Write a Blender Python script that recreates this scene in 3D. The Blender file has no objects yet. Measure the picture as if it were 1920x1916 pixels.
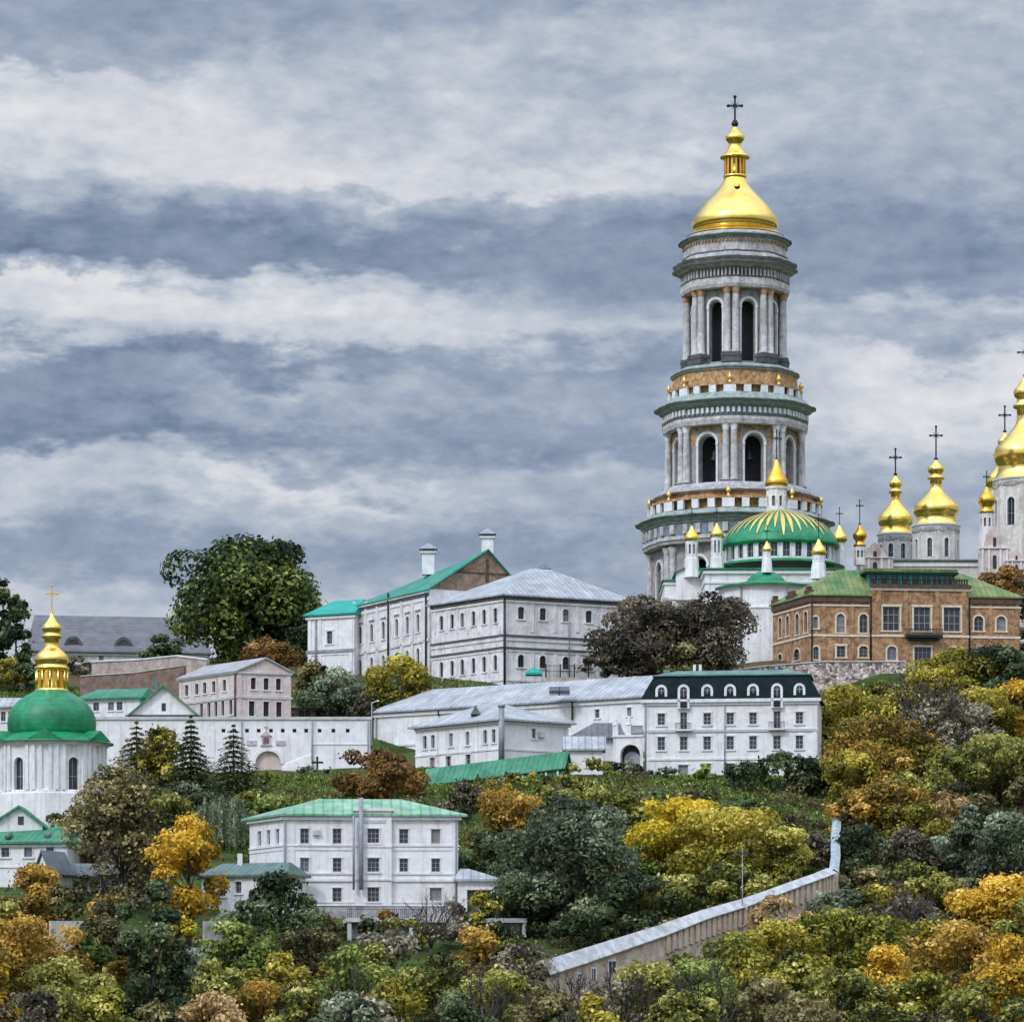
import bpy, math, random
import numpy as np
from mathutils import Vector, noise as mnoise
R = math.radians
# ------------------------------------------------------------------ camera, sky, sun
F, H, CX = 7400.0, 1980.0, 960.0          # focal length and horizon of the photograph, in photo pixels
scene = bpy.context.scene
C = scene.collection
cam = bpy.data.cameras.new("camera"); camo = bpy.data.objects.new("camera", cam); C.objects.link(camo)
cam.sensor_width = 36; cam.sensor_fit = 'HORIZONTAL'; cam.lens = 36*F/1920
cam.shift_y = (H-958)/1920
camo.location = (0, 0, 0); camo.rotation_euler = (R(90), 0, 0)
cam.clip_start = 1; cam.clip_end = 30000
scene.camera = camo
scene.render.resolution_x = 1024; scene.render.resolution_y = 1021
scene.view_settings.view_transform = 'Standard'; scene.view_settings.look = 'None'
scene.view_settings.exposure = 0; scene.view_settings.gamma = 1
SUN_EL, SUN_AZ = R(42), R(222)
sun = bpy.data.lights.new("sun", 'SUN'); suno = bpy.data.objects.new("sun", sun); C.objects.link(suno)
sun.energy = 1.5; sun.angle = R(11); sun.color = (1, .95, .88)
sd = Vector((math.sin(SUN_AZ)*math.cos(SUN_EL), math.cos(SUN_AZ)*math.cos(SUN_EL), math.sin(SUN_EL)))
suno.rotation_euler = sd.to_track_quat('Z', 'Y').to_euler()
suno.location = (-200, -200, 300)

def srgb(v):
    v /= 255.0
    return v/12.92 if v <= .04045 else ((v+.055)/1.055)**2.4

def build_world():
    w = bpy.data.worlds.new("World"); scene.world = w; w.use_nodes = True
    nt = w.node_tree; N = nt.nodes; N.clear(); Lk = nt.links.new
    def nd(t, **k):
        n = N.new(t)
        for a, b in k.items(): setattr(n, a, b)
        return n
    def val(x, sock):
        if isinstance(x, (int, float)): sock.default_value = x
        else: Lk(x, sock)
    def mth(op, a, b=0.0, c=0.0, clamp=False):
        n = nd('ShaderNodeMath', operation=op, use_clamp=clamp)
        val(a, n.inputs[0]); val(b, n.inputs[1]); val(c, n.inputs[2])
        return n.outputs[0]
    def rng(x, a, b, c, d, smooth=False):
        n = nd('ShaderNodeMapRange'); n.clamp = True
        if smooth: n.interpolation_type = 'SMOOTHSTEP'
        Lk(x, n.inputs[0])
        for i, v in enumerate((a, b, c, d)): n.inputs[i+1].default_value = v
        return n.outputs[0]
    tc = nd('ShaderNodeTexCoord'); sp = nd('ShaderNodeSeparateXYZ'); Lk(tc.outputs['Generated'], sp.inputs[0])
    x, y, z = sp.outputs
    hyp = mth('SQRT', mth('ADD', mth('MULTIPLY', x, x), mth('MULTIPLY', y, y)))
    tel = mth('DIVIDE', z, mth('MAXIMUM', hyp, .02))
    row = mth('SUBTRACT', H, mth('MULTIPLY', tel, F))
    az = mth('ARCTAN2', x, y)
    px = mth('ADD', CX, mth('MULTIPLY', az, F))
    def noise(sx, sz, det, rough, off):
        cb = nd('ShaderNodeCombineXYZ')
        Lk(mth('MULTIPLY', x, sx), cb.inputs[0]); Lk(mth('ADD', mth('MULTIPLY', y, sx), off), cb.inputs[1]); Lk(mth('MULTIPLY', z, sz), cb.inputs[2])
        n = nd('ShaderNodeTexNoise'); n.inputs['Scale'].default_value = 1
        n.inputs['Detail'].default_value = det; n.inputs['Roughness'].default_value = rough
        Lk(cb.outputs[0], n.inputs['Vector'])
        return n.outputs[0]
    w1 = noise(16, 42, 5, .55, 3.1); w2 = noise(52, 120, 9, .60, 11.7); w3 = noise(14, 30, 4, .5, 23.0)
    fine = noise(120, 230, 8, .58, 5.0); big = noise(30, 75, 6, .55, 41.0)
    rw = mth('ADD', row, mth('ADD', mth('MULTIPLY', mth('SUBTRACT', w1, .5), 240), mth('MULTIPLY', mth('SUBTRACT', w2, .5), 225)))
    pw = mth('ADD', px, mth('MULTIPLY', mth('SUBTRACT', w3, .5), 700))
    cols = [
     (60,  [(0,160),(60,160),(110,170),(150,208),(220,215),(290,205),(350,185),(420,150),(490,133),(525,170),(550,212),(600,208),(650,190),(700,150),(760,158),(830,143),(880,190),(920,188),(1000,160),(1080,166),(1150,192)]),
     (560, [(0,164),(80,176),(130,192),(200,200),(320,212),(370,180),(430,150),(480,148),(530,196),(580,212),(640,196),(690,150),(740,185),(780,170),(830,143),(870,170),(910,206),(960,185),(1020,163),(1080,172),(1150,190)]),
     (1080,[(0,170),(90,192),(180,182),(260,196),(320,212),(380,172),(440,152),(520,152),(580,168),(640,186),(700,160),(770,172),(840,158),(900,184),(960,176),(1020,162),(1100,172),(1150,185)]),
     (1680,[(0,184),(60,190),(130,186),(220,180),(300,178),(380,170),(450,152),(520,160),(570,192),(620,176),(680,212),(740,216),(800,200),(860,182),(920,176),(1000,182),(1100,190),(1150,195)]),
    ]
    pos = mth('DIVIDE', mth('ADD', rw, 100), 1300.0, clamp=True)
    outs = []
    for cpx, stops in cols:
        rp = nd('ShaderNodeValToRGB'); rp.color_ramp.interpolation = 'EASE'
        el = rp.color_ramp.elements
        while len(el) > 1: el.remove(el[-1])
        for i, (rr, v) in enumerate(stops):
            p = (rr+100)/1300.0; g = (v-122)/100.0
            if i == 0: e = el[0]; e.position = p
            else: e = el.new(p)
            e.color = (g, g, g, 1)
        Lk(pos, rp.inputs[0]); outs.append(rp.outputs[0])
    cur = outs[0]
    for i in range(3):
        f = rng(pw, cols[i][0], cols[i+1][0], 0, 1)
        m = nd('ShaderNodeMix', data_type='FLOAT'); Lk(f, m.inputs[0]); Lk(cur, m.inputs[2]); Lk(outs[i+1], m.inputs[3]); cur = m.outputs[0]
    v = mth('ADD', cur, mth('MULTIPLY', mth('SUBTRACT', fine, .5), .44))
    v = mth('ADD', v, mth('MULTIPLY', mth('SUBTRACT', big, .5), .48), clamp=True)
    rp = nd('ShaderNodeValToRGB'); el = rp.color_ramp.elements; rp.color_ramp.interpolation = 'LINEAR'
    stops = [(0, (92,108,132)), (.2, (118,135,160)), (.42, (147,161,183)), (.62, (176,186,201)), (.82, (207,211,219)), (1, (229,229,232))]
    while len(el) > 1: el.remove(el[-1])
    for i, (p, c) in enumerate(stops):
        e = el[0] if i == 0 else el.new(p)
        e.position = p; e.color = tuple(srgb(q) for q in c)+(1,)
    Lk(v, rp.inputs[0])
    # an overcast sky is brighter overhead than near the horizon
    boost = rng(tel, .30, .95, 10.0, 26.0, True)
    dt = nd('ShaderNodeVectorMath', operation='DOT_PRODUCT'); Lk(tc.outputs['Generated'], dt.inputs[0]); dt.inputs[1].default_value = sd
    boost = mth('MULTIPLY', boost, mth('ADD', 1.0, mth('MULTIPLY', mth('POWER', mth('MAXIMUM', dt.outputs['Value'], 0.0), 2.0), 1.5)))
    sc = nd('ShaderNodeVectorMath', operation='SCALE'); Lk(rp.outputs[0], sc.inputs[0]); Lk(boost, sc.inputs[3])
    sky = nd('ShaderNodeTexSky', sky_type='NISHITA'); sky.sun_disc = False
    sky.sun_elevation = SUN_EL; sky.sun_rotation = SUN_AZ
    mx = nd('ShaderNodeMix', data_type='RGBA'); mx.inputs[0].default_value = .96
    Lk(sky.outputs[0], mx.inputs[6]); Lk(sc.outputs[0], mx.inputs[7])
    bg = nd('ShaderNodeBackground'); bg.inputs[1].default_value = .1; Lk(mx.outputs[2], bg.inputs[0])
    o = nd('ShaderNodeOutputWorld'); Lk(bg.outputs[0], o.inputs[0])
build_world()

# ------------------------------------------------------------------ helpers
def at(px, row, Y): return Vector(((px-CX)*Y/F, Y, (H-row)*Y/F))
def xy(px, Y): return Vector(((px-CX)*Y/F, Y))
def zr(row, Y): return (H-row)*Y/F

MATS = {}
def M(name, c1, c2=None, scale=1.0, rough=.8, metal=0.0, streak=0.0, bump=0.0, seam=0.0, spec=.4, detail=6, courses=0.0, zc=0.0):
    if name in MATS: return MATS[name]
    m = bpy.data.materials.new(name); m.use_nodes = True
    nt = m.node_tree; N = nt.nodes; Lk = nt.links.new; b = N['Principled BSDF']
    b.inputs['Roughness'].default_value = rough; b.inputs['Metallic'].default_value = metal
    b.inputs['Specular IOR Level'].default_value = spec
    c2 = c2 or c1
    tc = N.new('ShaderNodeTexCoord')
    n = N.new('ShaderNodeTexNoise'); n.inputs['Scale'].default_value = scale; n.inputs['Detail'].default_value = detail; n.inputs['Roughness'].default_value = .68
    Lk(tc.outputs['Object'], n.inputs['Vector'])
    rp = N.new('ShaderNodeValToRGB'); rp.color_ramp.elements[0].position = .34; rp.color_ramp.elements[1].position = .66
    rp.color_ramp.elements[0].color = (*c1, 1); rp.color_ramp.elements[1].color = (*c2, 1)
    Lk(n.outputs[0], rp.inputs[0]); col = rp.outputs[0]
    def mul(col, fac_out, tint):
        mx = N.new('ShaderNodeMix'); mx.data_type = 'RGBA'; mx.blend_type = 'MULTIPLY'
        Lk(fac_out, mx.inputs[0]); Lk(col, mx.inputs[6]); mx.inputs[7].default_value = (*tint, 1)
        return mx.outputs[2]
    if streak:                                  # rain stains running down the plaster
        mp = N.new('ShaderNodeMapping'); mp.inputs['Scale'].default_value = (1.1, 1.1, .10)
        Lk(tc.outputs['Object'], mp.inputs[0])
        s = N.new('ShaderNodeTexNoise'); s.inputs['Scale'].default_value = 1.3; s.inputs['Detail'].default_value = 8; s.inputs['Roughness'].default_value = .7
        Lk(mp.outputs[0], s.inputs['Vector'])
        r2 = N.new('ShaderNodeMapRange'); r2.inputs[1].default_value = .52; r2.inputs[2].default_value = .75; r2.inputs[4].default_value = streak
        Lk(s.outputs[0], r2.inputs[0]); col = mul(col, r2.outputs[0], (.34, .32, .31))
    if streak:                                  # patched and damp areas of older plaster
        pn = N.new('ShaderNodeTexNoise'); pn.inputs['Scale'].default_value = .28; pn.inputs['Detail'].default_value = 9; pn.inputs['Roughness'].default_value = .72
        Lk(tc.outputs['Object'], pn.inputs['Vector'])
        r3 = N.new('ShaderNodeMapRange'); r3.inputs[1].default_value = .53; r3.inputs[2].default_value = .60; r3.inputs[4].default_value = min(1, streak*.9)
        Lk(pn.outputs[0], r3.inputs[0]); col = mul(col, r3.outputs[0], (.80, .76, .73))
    if zc:                                      # sheet courses round a dome
        sz = N.new('ShaderNodeSeparateXYZ'); Lk(tc.outputs['Object'], sz.inputs[0])
        dz = N.new('ShaderNodeMath'); dz.operation = 'DIVIDE'; Lk(sz.outputs[2], dz.inputs[0]); dz.inputs[1].default_value = zc
        fz = N.new('ShaderNodeMath'); fz.operation = 'FRACT'; Lk(dz.outputs[0], fz.inputs[0])
        lz = N.new('ShaderNodeMath'); lz.operation = 'LESS_THAN'; Lk(fz.outputs[0], lz.inputs[0]); lz.inputs[1].default_value = .14
        kz = N.new('ShaderNodeMath'); kz.operation = 'MULTIPLY'; Lk(lz.outputs[0], kz.inputs[0]); kz.inputs[1].default_value = .55
        col = mul(col, kz.outputs[0], (.6, .6, .6))
    if seam or courses:
        uv = N.new('ShaderNodeUVMap'); sp = N.new('ShaderNodeSeparateXYZ'); Lk(uv.outputs[0], sp.inputs[0])
        per, ax = (seam, 0) if seam else (courses, 1)
        d = N.new('ShaderNodeMath'); d.operation = 'DIVIDE'; Lk(sp.outputs[ax], d.inputs[0]); d.inputs[1].default_value = per
        f = N.new('ShaderNodeMath'); f.operation = 'FRACT'; Lk(d.outputs[0], f.inputs[0])
        l = N.new('ShaderNodeMath'); l.operation = 'LESS_THAN'; Lk(f.outputs[0], l.inputs[0]); l.inputs[1].default_value = .22
        k = N.new('ShaderNodeMath'); k.operation = 'MULTIPLY'; Lk(l.outputs[0], k.inputs[0]); k.inputs[1].default_value = .75
        col = mul(col, k.outputs[0], (.62, .62, .62))
        fl = N.new('ShaderNodeMath'); fl.operation = 'FLOOR'; Lk(d.outputs[0], fl.inputs[0])
        wn = N.new('ShaderNodeTexWhiteNoise'); wn.noise_dimensions = '1D'; Lk(fl.outputs[0], wn.inputs['W'])
        kk = N.new('ShaderNodeMath'); kk.operation = 'MULTIPLY'; Lk(wn.outputs[0], kk.inputs[0]); kk.inputs[1].default_value = .35
        col = mul(col, kk.outputs[0], (.55, .6, .6))
    Lk(col, b.inputs['Base Color'])
    if bump:
        bp = N.new('ShaderNodeBump'); bp.inputs['Strength'].default_value = bump; bp.inputs['Distance'].default_value = .3
        n2 = N.new('ShaderNodeTexNoise'); n2.inputs['Scale'].default_value = scale*4; n2.inputs['Detail'].default_value = 6; Lk(tc.outputs['Object'], n2.inputs['Vector'])
        Lk(n2.outputs[0], bp.inputs['Height']); Lk(bp.outputs[0], b.inputs['Normal'])
    MATS[name] = m
    return m

white = M('white_plaster', (.62,.60,.61), (.80,.79,.79), .6, streak=.7, bump=.1)
whiteb = M('clean_white_plaster', (.70,.665,.66), (.87,.85,.845), .6, streak=.6, bump=.06)
oldwhite = M('weathered_plaster', (.60,.56,.55), (.84,.81,.80), .75, streak=.65, bump=.18)
pinkw = M('pinkish_plaster', (.55,.42,.38), (.74,.64,.60), .6, streak=.7, bump=.15)
tower_wall_dim = M('tower_wall_shaded', (.24,.215,.21), (.46,.43,.42), .8, streak=.7, bump=.15)  # core walls: shadow between the columns put into a darker stucco colour
tower_w = M('tower_stucco', (.34,.315,.31), (.66,.635,.62), .9, streak=.85, bump=.1)
dark_st = M('dark_plinth', (.05,.05,.055), (.14,.135,.135), 1.1, bump=.1)
ochre = M('ochre_panel', (.20,.085,.03), (.66,.43,.22), 1.3, bump=.3, detail=9, streak=.4)
lead = M('lead_flashing', (.24,.235,.23), (.52,.51,.50), .9, rough=.7, streak=.5)
copper = M('grey_green_metal', (.15,.19,.17), (.36,.43,.39), .9, rough=.55, streak=.4)
bluegrey = M('blue_grey_frieze', (.13,.17,.20), (.30,.34,.38), .9)
trimw = M('white_trim', (.66,.64,.64), (.82,.81,.81), 1.5, streak=.4)
frame_w = M('window_frame_paint', (.27,.26,.26), (.38,.37,.36), 3)
frame_d = M('brown_frame_paint', (.07,.05,.04), (.13,.10,.08), 3)
glass = M('window_glass', (.018,.02,.026), (.05,.055,.065), .7, rough=.12, spec=.5)
darkin = M('dark_interior', (.03,.028,.03), (.05,.045,.05), 1)
gold = M('gilded_metal', (.92,.58,.10), (1.0,.74,.24), .35, rough=.24, metal=1.0, bump=.02)
golddk = M('old_gilded_metal', (.74,.38,.045), (.94,.58,.11), .4, rough=.30, metal=1.0, bump=.03)
goldpaint = M('gold_paint', (.75,.48,.10), (.88,.66,.22), .8, rough=.42, metal=.6)
greend = M('green_dome_metal', (.004,.13,.05), (.015,.30,.125), .45, rough=.45, spec=.45, streak=.5, detail=9, zc=.62)
greenr = M('green_sheet_roof', (.03,.17,.09), (.10,.32,.19), .35, rough=.6, spec=.25, seam=.75, streak=.5)
greenpale = M('pale_green_roof', (.10,.30,.16), (.34,.52,.36), .5, rough=.5, seam=1.15)
tealdk = M('dark_teal_roof', (.02,.22,.15), (.06,.33,.23), .4, rough=.5, seam=.8, streak=.3)
teal = M('teal_roof', (.008,.30,.24), (.02,.38,.31), .4, rough=.5, seam=.8)
moss = M('mossy_green_roof', (.035,.14,.04), (.26,.27,.09), .3, rough=.65, seam=.9)
greyroof = M('grey_metal_roof', (.30,.31,.33), (.50,.51,.52), .45, rough=.7, spec=.25, seam=.9, streak=.3)
slate = M('dark_slate', (.005,.011,.013), (.013,.026,.029), .8, rough=.85, spec=.12, courses=.45)
slatepale = M('pale_green_cap', (.09,.17,.155), (.18,.28,.25), .6, rough=.75, spec=.2, streak=.4)
creamw = M('cream_plaster', (.54,.48,.43), (.76,.71,.66), .8, streak=.7, bump=.15)
arsroof = M('violet_grey_roof', (.115,.11,.12), (.185,.178,.19), .5, rough=.6, courses=.6)
dkgreenroof = M('dark_green_grey_roof', (.08,.14,.12), (.16,.23,.20), .6, rough=.6, seam=.7)
brick = M('orange_brick', (.15,.065,.035), (.58,.35,.18), 1.1, bump=.35, streak=.5, detail=10)
brickdk = M('dark_brick_trim', (.06,.035,.025), (.14,.085,.055), 1.2, bump=.2)
bricktrim = M('pale_brick_trim', (.58,.47,.36), (.78,.68,.55), 1.2)
gablebrick = M('brown_gable_brick', (.13,.085,.055), (.36,.27,.19), .9, bump=.3, detail=10)
rubble = M('rubble_stone', (.52,.44,.41), (.82,.74,.69), .6, bump=1.0, detail=10)
peach = M('peach_brick', (.46,.33,.25), (.74,.62,.52), 1.0, bump=.25, streak=.5)
iron = M('black_iron', (.012,.012,.014), (.03,.03,.034), 3, rough=.5, metal=.3)
pipe = M('zinc_pipe', (.20,.21,.23), (.34,.35,.37), 1.5, rough=.5)
concrete = M('pale_concrete', (.42,.41,.41), (.62,.60,.59), .8, bump=.2)
rusticpink = M('terrace_brick', (.30,.225,.19), (.56,.47,.42), .8, bump=.4, streak=.6)
bark = M('bark', (.035,.028,.022), (.09,.075,.06), 2, bump=.4)

def stones(m):
    nt = m.node_tree; N = nt.nodes; Lk = nt.links.new; b = N['Principled BSDF']; old = b.inputs['Base Color'].links[0].from_socket
    tc = N.new('ShaderNodeTexCoord'); v = N.new('ShaderNodeTexVoronoi'); v.inputs['Scale'].default_value = 2.1; Lk(tc.outputs['Object'], v.inputs['Vector'])
    e = N.new('ShaderNodeTexVoronoi'); e.feature = 'DISTANCE_TO_EDGE'; e.inputs['Scale'].default_value = 2.1; Lk(tc.outputs['Object'], e.inputs['Vector'])
    g = N.new('ShaderNodeSeparateColor'); Lk(v.outputs['Color'], g.inputs[0])
    r = N.new('ShaderNodeValToRGB'); r.color_ramp.elements[0].color = (.22,.16,.15,1); r.color_ramp.elements[1].color = (1.25,1.2,1.15,1); Lk(g.outputs[0], r.inputs[0])
    mx = N.new('ShaderNodeMix'); mx.data_type = 'RGBA'; mx.blend_type = 'MULTIPLY'; mx.inputs[0].default_value = 1; Lk(old, mx.inputs[6]); Lk(r.outputs[0], mx.inputs[7])
    k = N.new('ShaderNodeMapRange'); k.inputs[1].default_value = .0; k.inputs[2].default_value = .09; k.inputs[3].default_value = .45; k.inputs[4].default_value = 1; Lk(e.outputs['Distance'], k.inputs[0])
    m2 = N.new('ShaderNodeVectorMath'); m2.operation = 'SCALE'; Lk(mx.outputs[2], m2.inputs[0]); Lk(k.outputs[0], m2.inputs[3]); Lk(m2.outputs[0], b.inputs['Base Color'])
stones(rubble)

class MB:
    """collects faces in world space and links them as ONE mesh object"""
    def __init__(s): s.v = []; s.f = []; s.m = []; s.sm = []
    def add(s, pts, faces, mi=0, smooth=False):
        o = len(s.v); s.v.extend([tuple(p) for p in pts])
        for f in faces: s.f.append([o+i for i in f]); s.m.append(mi); s.sm.append(smooth)
    def poly(s, pts, mi=0): s.add(pts, [list(range(len(pts)))], mi)
    def hexa(s, a, b, mi=0):                    # bottom ring a (4 pts), top ring b (4 pts)
        s.add(list(a)+list(b), [(3,2,1,0),(4,5,6,7),(0,1,5,4),(1,2,6,5),(2,3,7,6),(3,0,4,7)], mi)
    def box(s, c, sx, sy, sz, mi=0, rz=0.0):    # c: centre of the bottom
        ca, sa = math.cos(rz), math.sin(rz)
        q = [(-sx/2,-sy/2),(sx/2,-sy/2),(sx/2,sy/2),(-sx/2,sy/2)]
        q = [(c[0]+a*ca-b*sa, c[1]+a*sa+b*ca) for a, b in q]
        s.hexa([(a,b,c[2]) for a,b in q], [(a,b,c[2]+sz) for a,b in q], mi)
    def tube(s, p, q, r0, r1, n=7, mi=0):
        p, q = Vector(p), Vector(q); d = (q-p)
        if d.length < 1e-6: return
        d.normalize(); t = d.orthogonal().normalized(); b = d.cross(t)
        ring = lambda c, r: [c+(t*math.cos(2*math.pi*i/n)+b*math.sin(2*math.pi*i/n))*r for i in range(n)]
        s.add(ring(p, r0)+ring(q, r1), [(i,(i+1)%n,n+(i+1)%n,n+i) for i in range(n)]+[list(range(n))[::-1], list(range(n,2*n))], mi, True)
    def lathe(s, cx, cy, prof, seg=32, mi=0, smooth=True, rmod=None, a0=0.0, a1=2*math.pi, cap=True):
        full = abs(a1-a0-2*math.pi) < 1e-6; n = seg if full else seg+1
        pts = []
        for z, r in prof:
            for i in range(n):
                a = a0+(a1-a0)*i/seg; rr = r*(rmod(a) if rmod else 1)
                pts.append((cx+rr*math.sin(a), cy-rr*math.cos(a), z))
        fs = []
        for j in range(len(prof)-1):
            for i in range(seg):
                k = (i+1) % n
                fs.append((j*n+i, j*n+k, (j+1)*n+k, (j+1)*n+i))
        s.add(pts, fs, mi, smooth)
        if cap and full:
            m = len(prof)-1
            if prof[m][1] > .01: s.add(pts[m*n:(m+1)*n], [list(range(n))], mi)
    def build(s, name, mats, parent=None, origin=None):
        o0 = origin if origin is not None else (thing_origin(parent) if parent else Vector((0,0,0)))
        me = bpy.data.meshes.new(name)
        me.from_pydata([(a-o0[0], b-o0[1], c-o0[2]) for a,b,c in s.v], [], s.f)
        if not isinstance(mats, (list, tuple)): mats = [mats]
        for m in mats: me.materials.append(m)
        me.polygons.foreach_set('material_index', s.m); me.polygons.foreach_set('use_smooth', s.sm)
        uvl = me.uv_layers.new(name='UVMap')
        for p in me.polygons:                   # metric face mapping: u level, v up the slope
            nn = p.normal
            t = Vector((-nn.y, nn.x, 0))
            t = t.normalized() if t.length > 1e-4 else Vector((1,0,0))
            b = nn.cross(t)
            for li in p.loop_indices:
                co = me.vertices[me.loops[li].vertex_index].co
                uvl.data[li].uv = (co.dot(t), co.dot(b))
        ob = bpy.data.objects.new(name, me); C.objects.link(ob)
        if parent: ob.parent = parent
        else: ob.location = o0
        return ob
def thing_origin(o):
    while o.parent: o = o.parent
    return o.location.copy()
def tag(o, label, cat, group=None, kind=None):
    if label: o['label'] = label
    if cat: o['category'] = cat
    if group: o['group'] = group
    if kind: o['kind'] = kind
    return o
def thing(name, label, cat, loc, group=None):
    o = bpy.data.objects.new(name, None); o.empty_display_size = .5; C.objects.link(o); o.location = loc
    return tag(o, label, cat, group)

# ------------------------------------------------------------------ terrain
KN = [(0,-16),(230,-15),(300,-9),(350,-5),(400,3.0),(430,9.5),(450,14.5),(470,18.0),(500,26.5),(530,36),(550,38.6),(575,41.5),(595,46),(615,53),(632,58),(650,63),(690,68),(740,75),(800,78),(9000,78)]
CTRL = []                                       # (px, Y, row) where the photograph shows the ground
def ctl(*a): CTRL.extend(a)
ctl((97,500,1512),(40,455,1655),(200,480,1600),(500,465,1695),(660,465,1695),(860,465,1695),(700,447,1778),(900,448,1778),(800,447,1778),(800,440,1795),(660,440,1795),
    (1240,550,1456),(1370,548,1456),(1500,550,1456),(900,553,1445),(830,535,1478),(1050,530,1450),(1180,560,1442),
    (200,586,1450),(350,586,1450),(500,586,1452),(650,586,1450),(250,606,1349),(400,606,1349),(520,606,1350),(640,606,1352),(150,640,1290),
    (800,622,1300),(943,626,1290),(1100,630,1288),(720,640,1275),(618,655,1285),(800,580,1430),(1000,575,1400),(1100,575,1385),
    (1500,636,1242),(1700,634,1242),(1890,636,1242),(1300,680,1245),(1420,676,1245),(1378,735,1215),(200,725,1250),(100,725,1250),(300,725,1250),
    (1450,622,1312),(1600,622,1312),(1300,610,1330),(440,690,1240),(460,660,1262),
    (1040,402,1890),(1200,410,1830),(1400,425,1750),(1560,438,1700),(1570,500,1540),(1560,535,1465),
    (1750,560,1400),(1750,500,1580),(1880,600,1320),(1880,480,1650),(650,520,1500),(500,530,1480),(1000,510,1500),(1300,510,1500),(1200,480,1600))
CX_ = np.array([(p-CX)*Y/F for p, Y, r in CTRL]); CY_ = np.array([Y for p, Y, r in CTRL]); CZ_ = np.array([(H-r)*Y/F for p, Y, r in CTRL])
KY = np.array([k[0] for k in KN], float); KZ = np.array([k[1] for k in KN], float)
RES = CZ_-np.interp(CY_, KY, KZ)
def ground_np(x, y):
    x = np.asarray(x, float); y = np.asarray(y, float)
    d2 = ((x[..., None]-CX_)/9.0)**2+((y[..., None]-CY_)/8.0)**2
    w = np.exp(-d2*.5)
    z = np.interp(y, KY, KZ)+(w*RES).sum(-1)/(w.sum(-1)+.25)
    px = CX+x/np.maximum(y, 1)*F                # the ground drops at the foot of the stone wall
    foot = (px > 1385) & (px < 2300) & (y > 560) & (y < 631)
    return np.where(foot, np.minimum(z, zr(1316, 626)-(631-y)*.34), z)
def ground(x, y): return float(ground_np(np.array([x]), np.array([y]))[0])
def build_ground():
    xs = np.concatenate([[-9000,-3000,-1200,-600,-350,-220,-160], np.arange(-120, 121, 2.0), [160,220,350,600,1200,3000,9000]])
    ys = np.concatenate([[-3000,-800,-200,0,100,180,240,280], np.arange(300, 790, 2.0), [800,830,880,950,1100,1400,2000,3500,9000]])
    X, Y = np.meshgrid(xs, ys); Z = ground_np(X, Y)
    Z = Z+np.array([[.35*mnoise.noise(Vector((a*.13, b*.13, 0))) if 300 < b < 790 and abs(a) < 130 else 0 for a, b in zip(r1, r2)] for r1, r2 in zip(X, Y)])
    nx, ny = len(xs), len(ys)
    v = np.stack([X, Y, Z], -1).reshape(-1, 3)
    f = [(j*nx+i, j*nx+i+1, (j+1)*nx+i+1, (j+1)*nx+i) for j in range(ny-1) for i in range(nx-1)]
    me = bpy.data.meshes.new('hillside'); me.from_pydata(v.tolist(), [], f)
    m = bpy.data.materials.new('hill_grass'); m.use_nodes = True
    nt = m.node_tree; N = nt.nodes; Lk = nt.links.new; b = N['Principled BSDF']; b.inputs['Roughness'].default_value = .95
    b.inputs['Specular IOR Level'].default_value = .1
    tc = N.new('ShaderNodeTexCoord')
    def nz(s, d):
        n = N.new('ShaderNodeTexNoise'); n.inputs['Scale'].default_value = s; n.inputs['Detail'].default_value = d; Lk(tc.outputs['Object'], n.inputs['Vector']); return n.outputs[0]
    r1 = N.new('ShaderNodeValToRGB'); e = r1.color_ramp.elements
    e[0].position = .3; e[0].color = (.030,.034,.016,1); e[1].position = .7; e[1].color = (.085,.13,.035,1)
    q = e.new(.5); q.color = (.05,.078,.022,1)
    Lk(nz(.35, 10), r1.inputs[0])
    r2 = N.new('ShaderNodeValToRGB'); r2.color_ramp.elements[0].position = .5; r2.color_ramp.elements[1].position = .68
    Lk(nz(.06, 8), r2.inputs[0])
    mx = N.new('ShaderNodeMix'); mx.data_type = 'RGBA'; Lk(r2.outputs[0], mx.inputs[0]); Lk(r1.outputs[0], mx.inputs[6]); mx.inputs[7].default_value = (.11,.075,.035,1)
    Lk(mx.outputs[2], b.inputs['Base Color'])
    bp = N.new('ShaderNodeBump'); bp.inputs['Strength'].default_value = .9; bp.inputs['Distance'].default_value = .5; Lk(nz(1.6, 8), bp.inputs['Height']); Lk(bp.outputs[0], b.inputs['Normal'])
    me.materials.append(m)
    for p in me.polygons: p.use_smooth = True
    o = bpy.data.objects.new('hillside', me); C.objects.link(o); o['kind'] = 'structure'
    o['label'] = 'grassy hillside rising to the monastery buildings'
build_ground()

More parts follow.
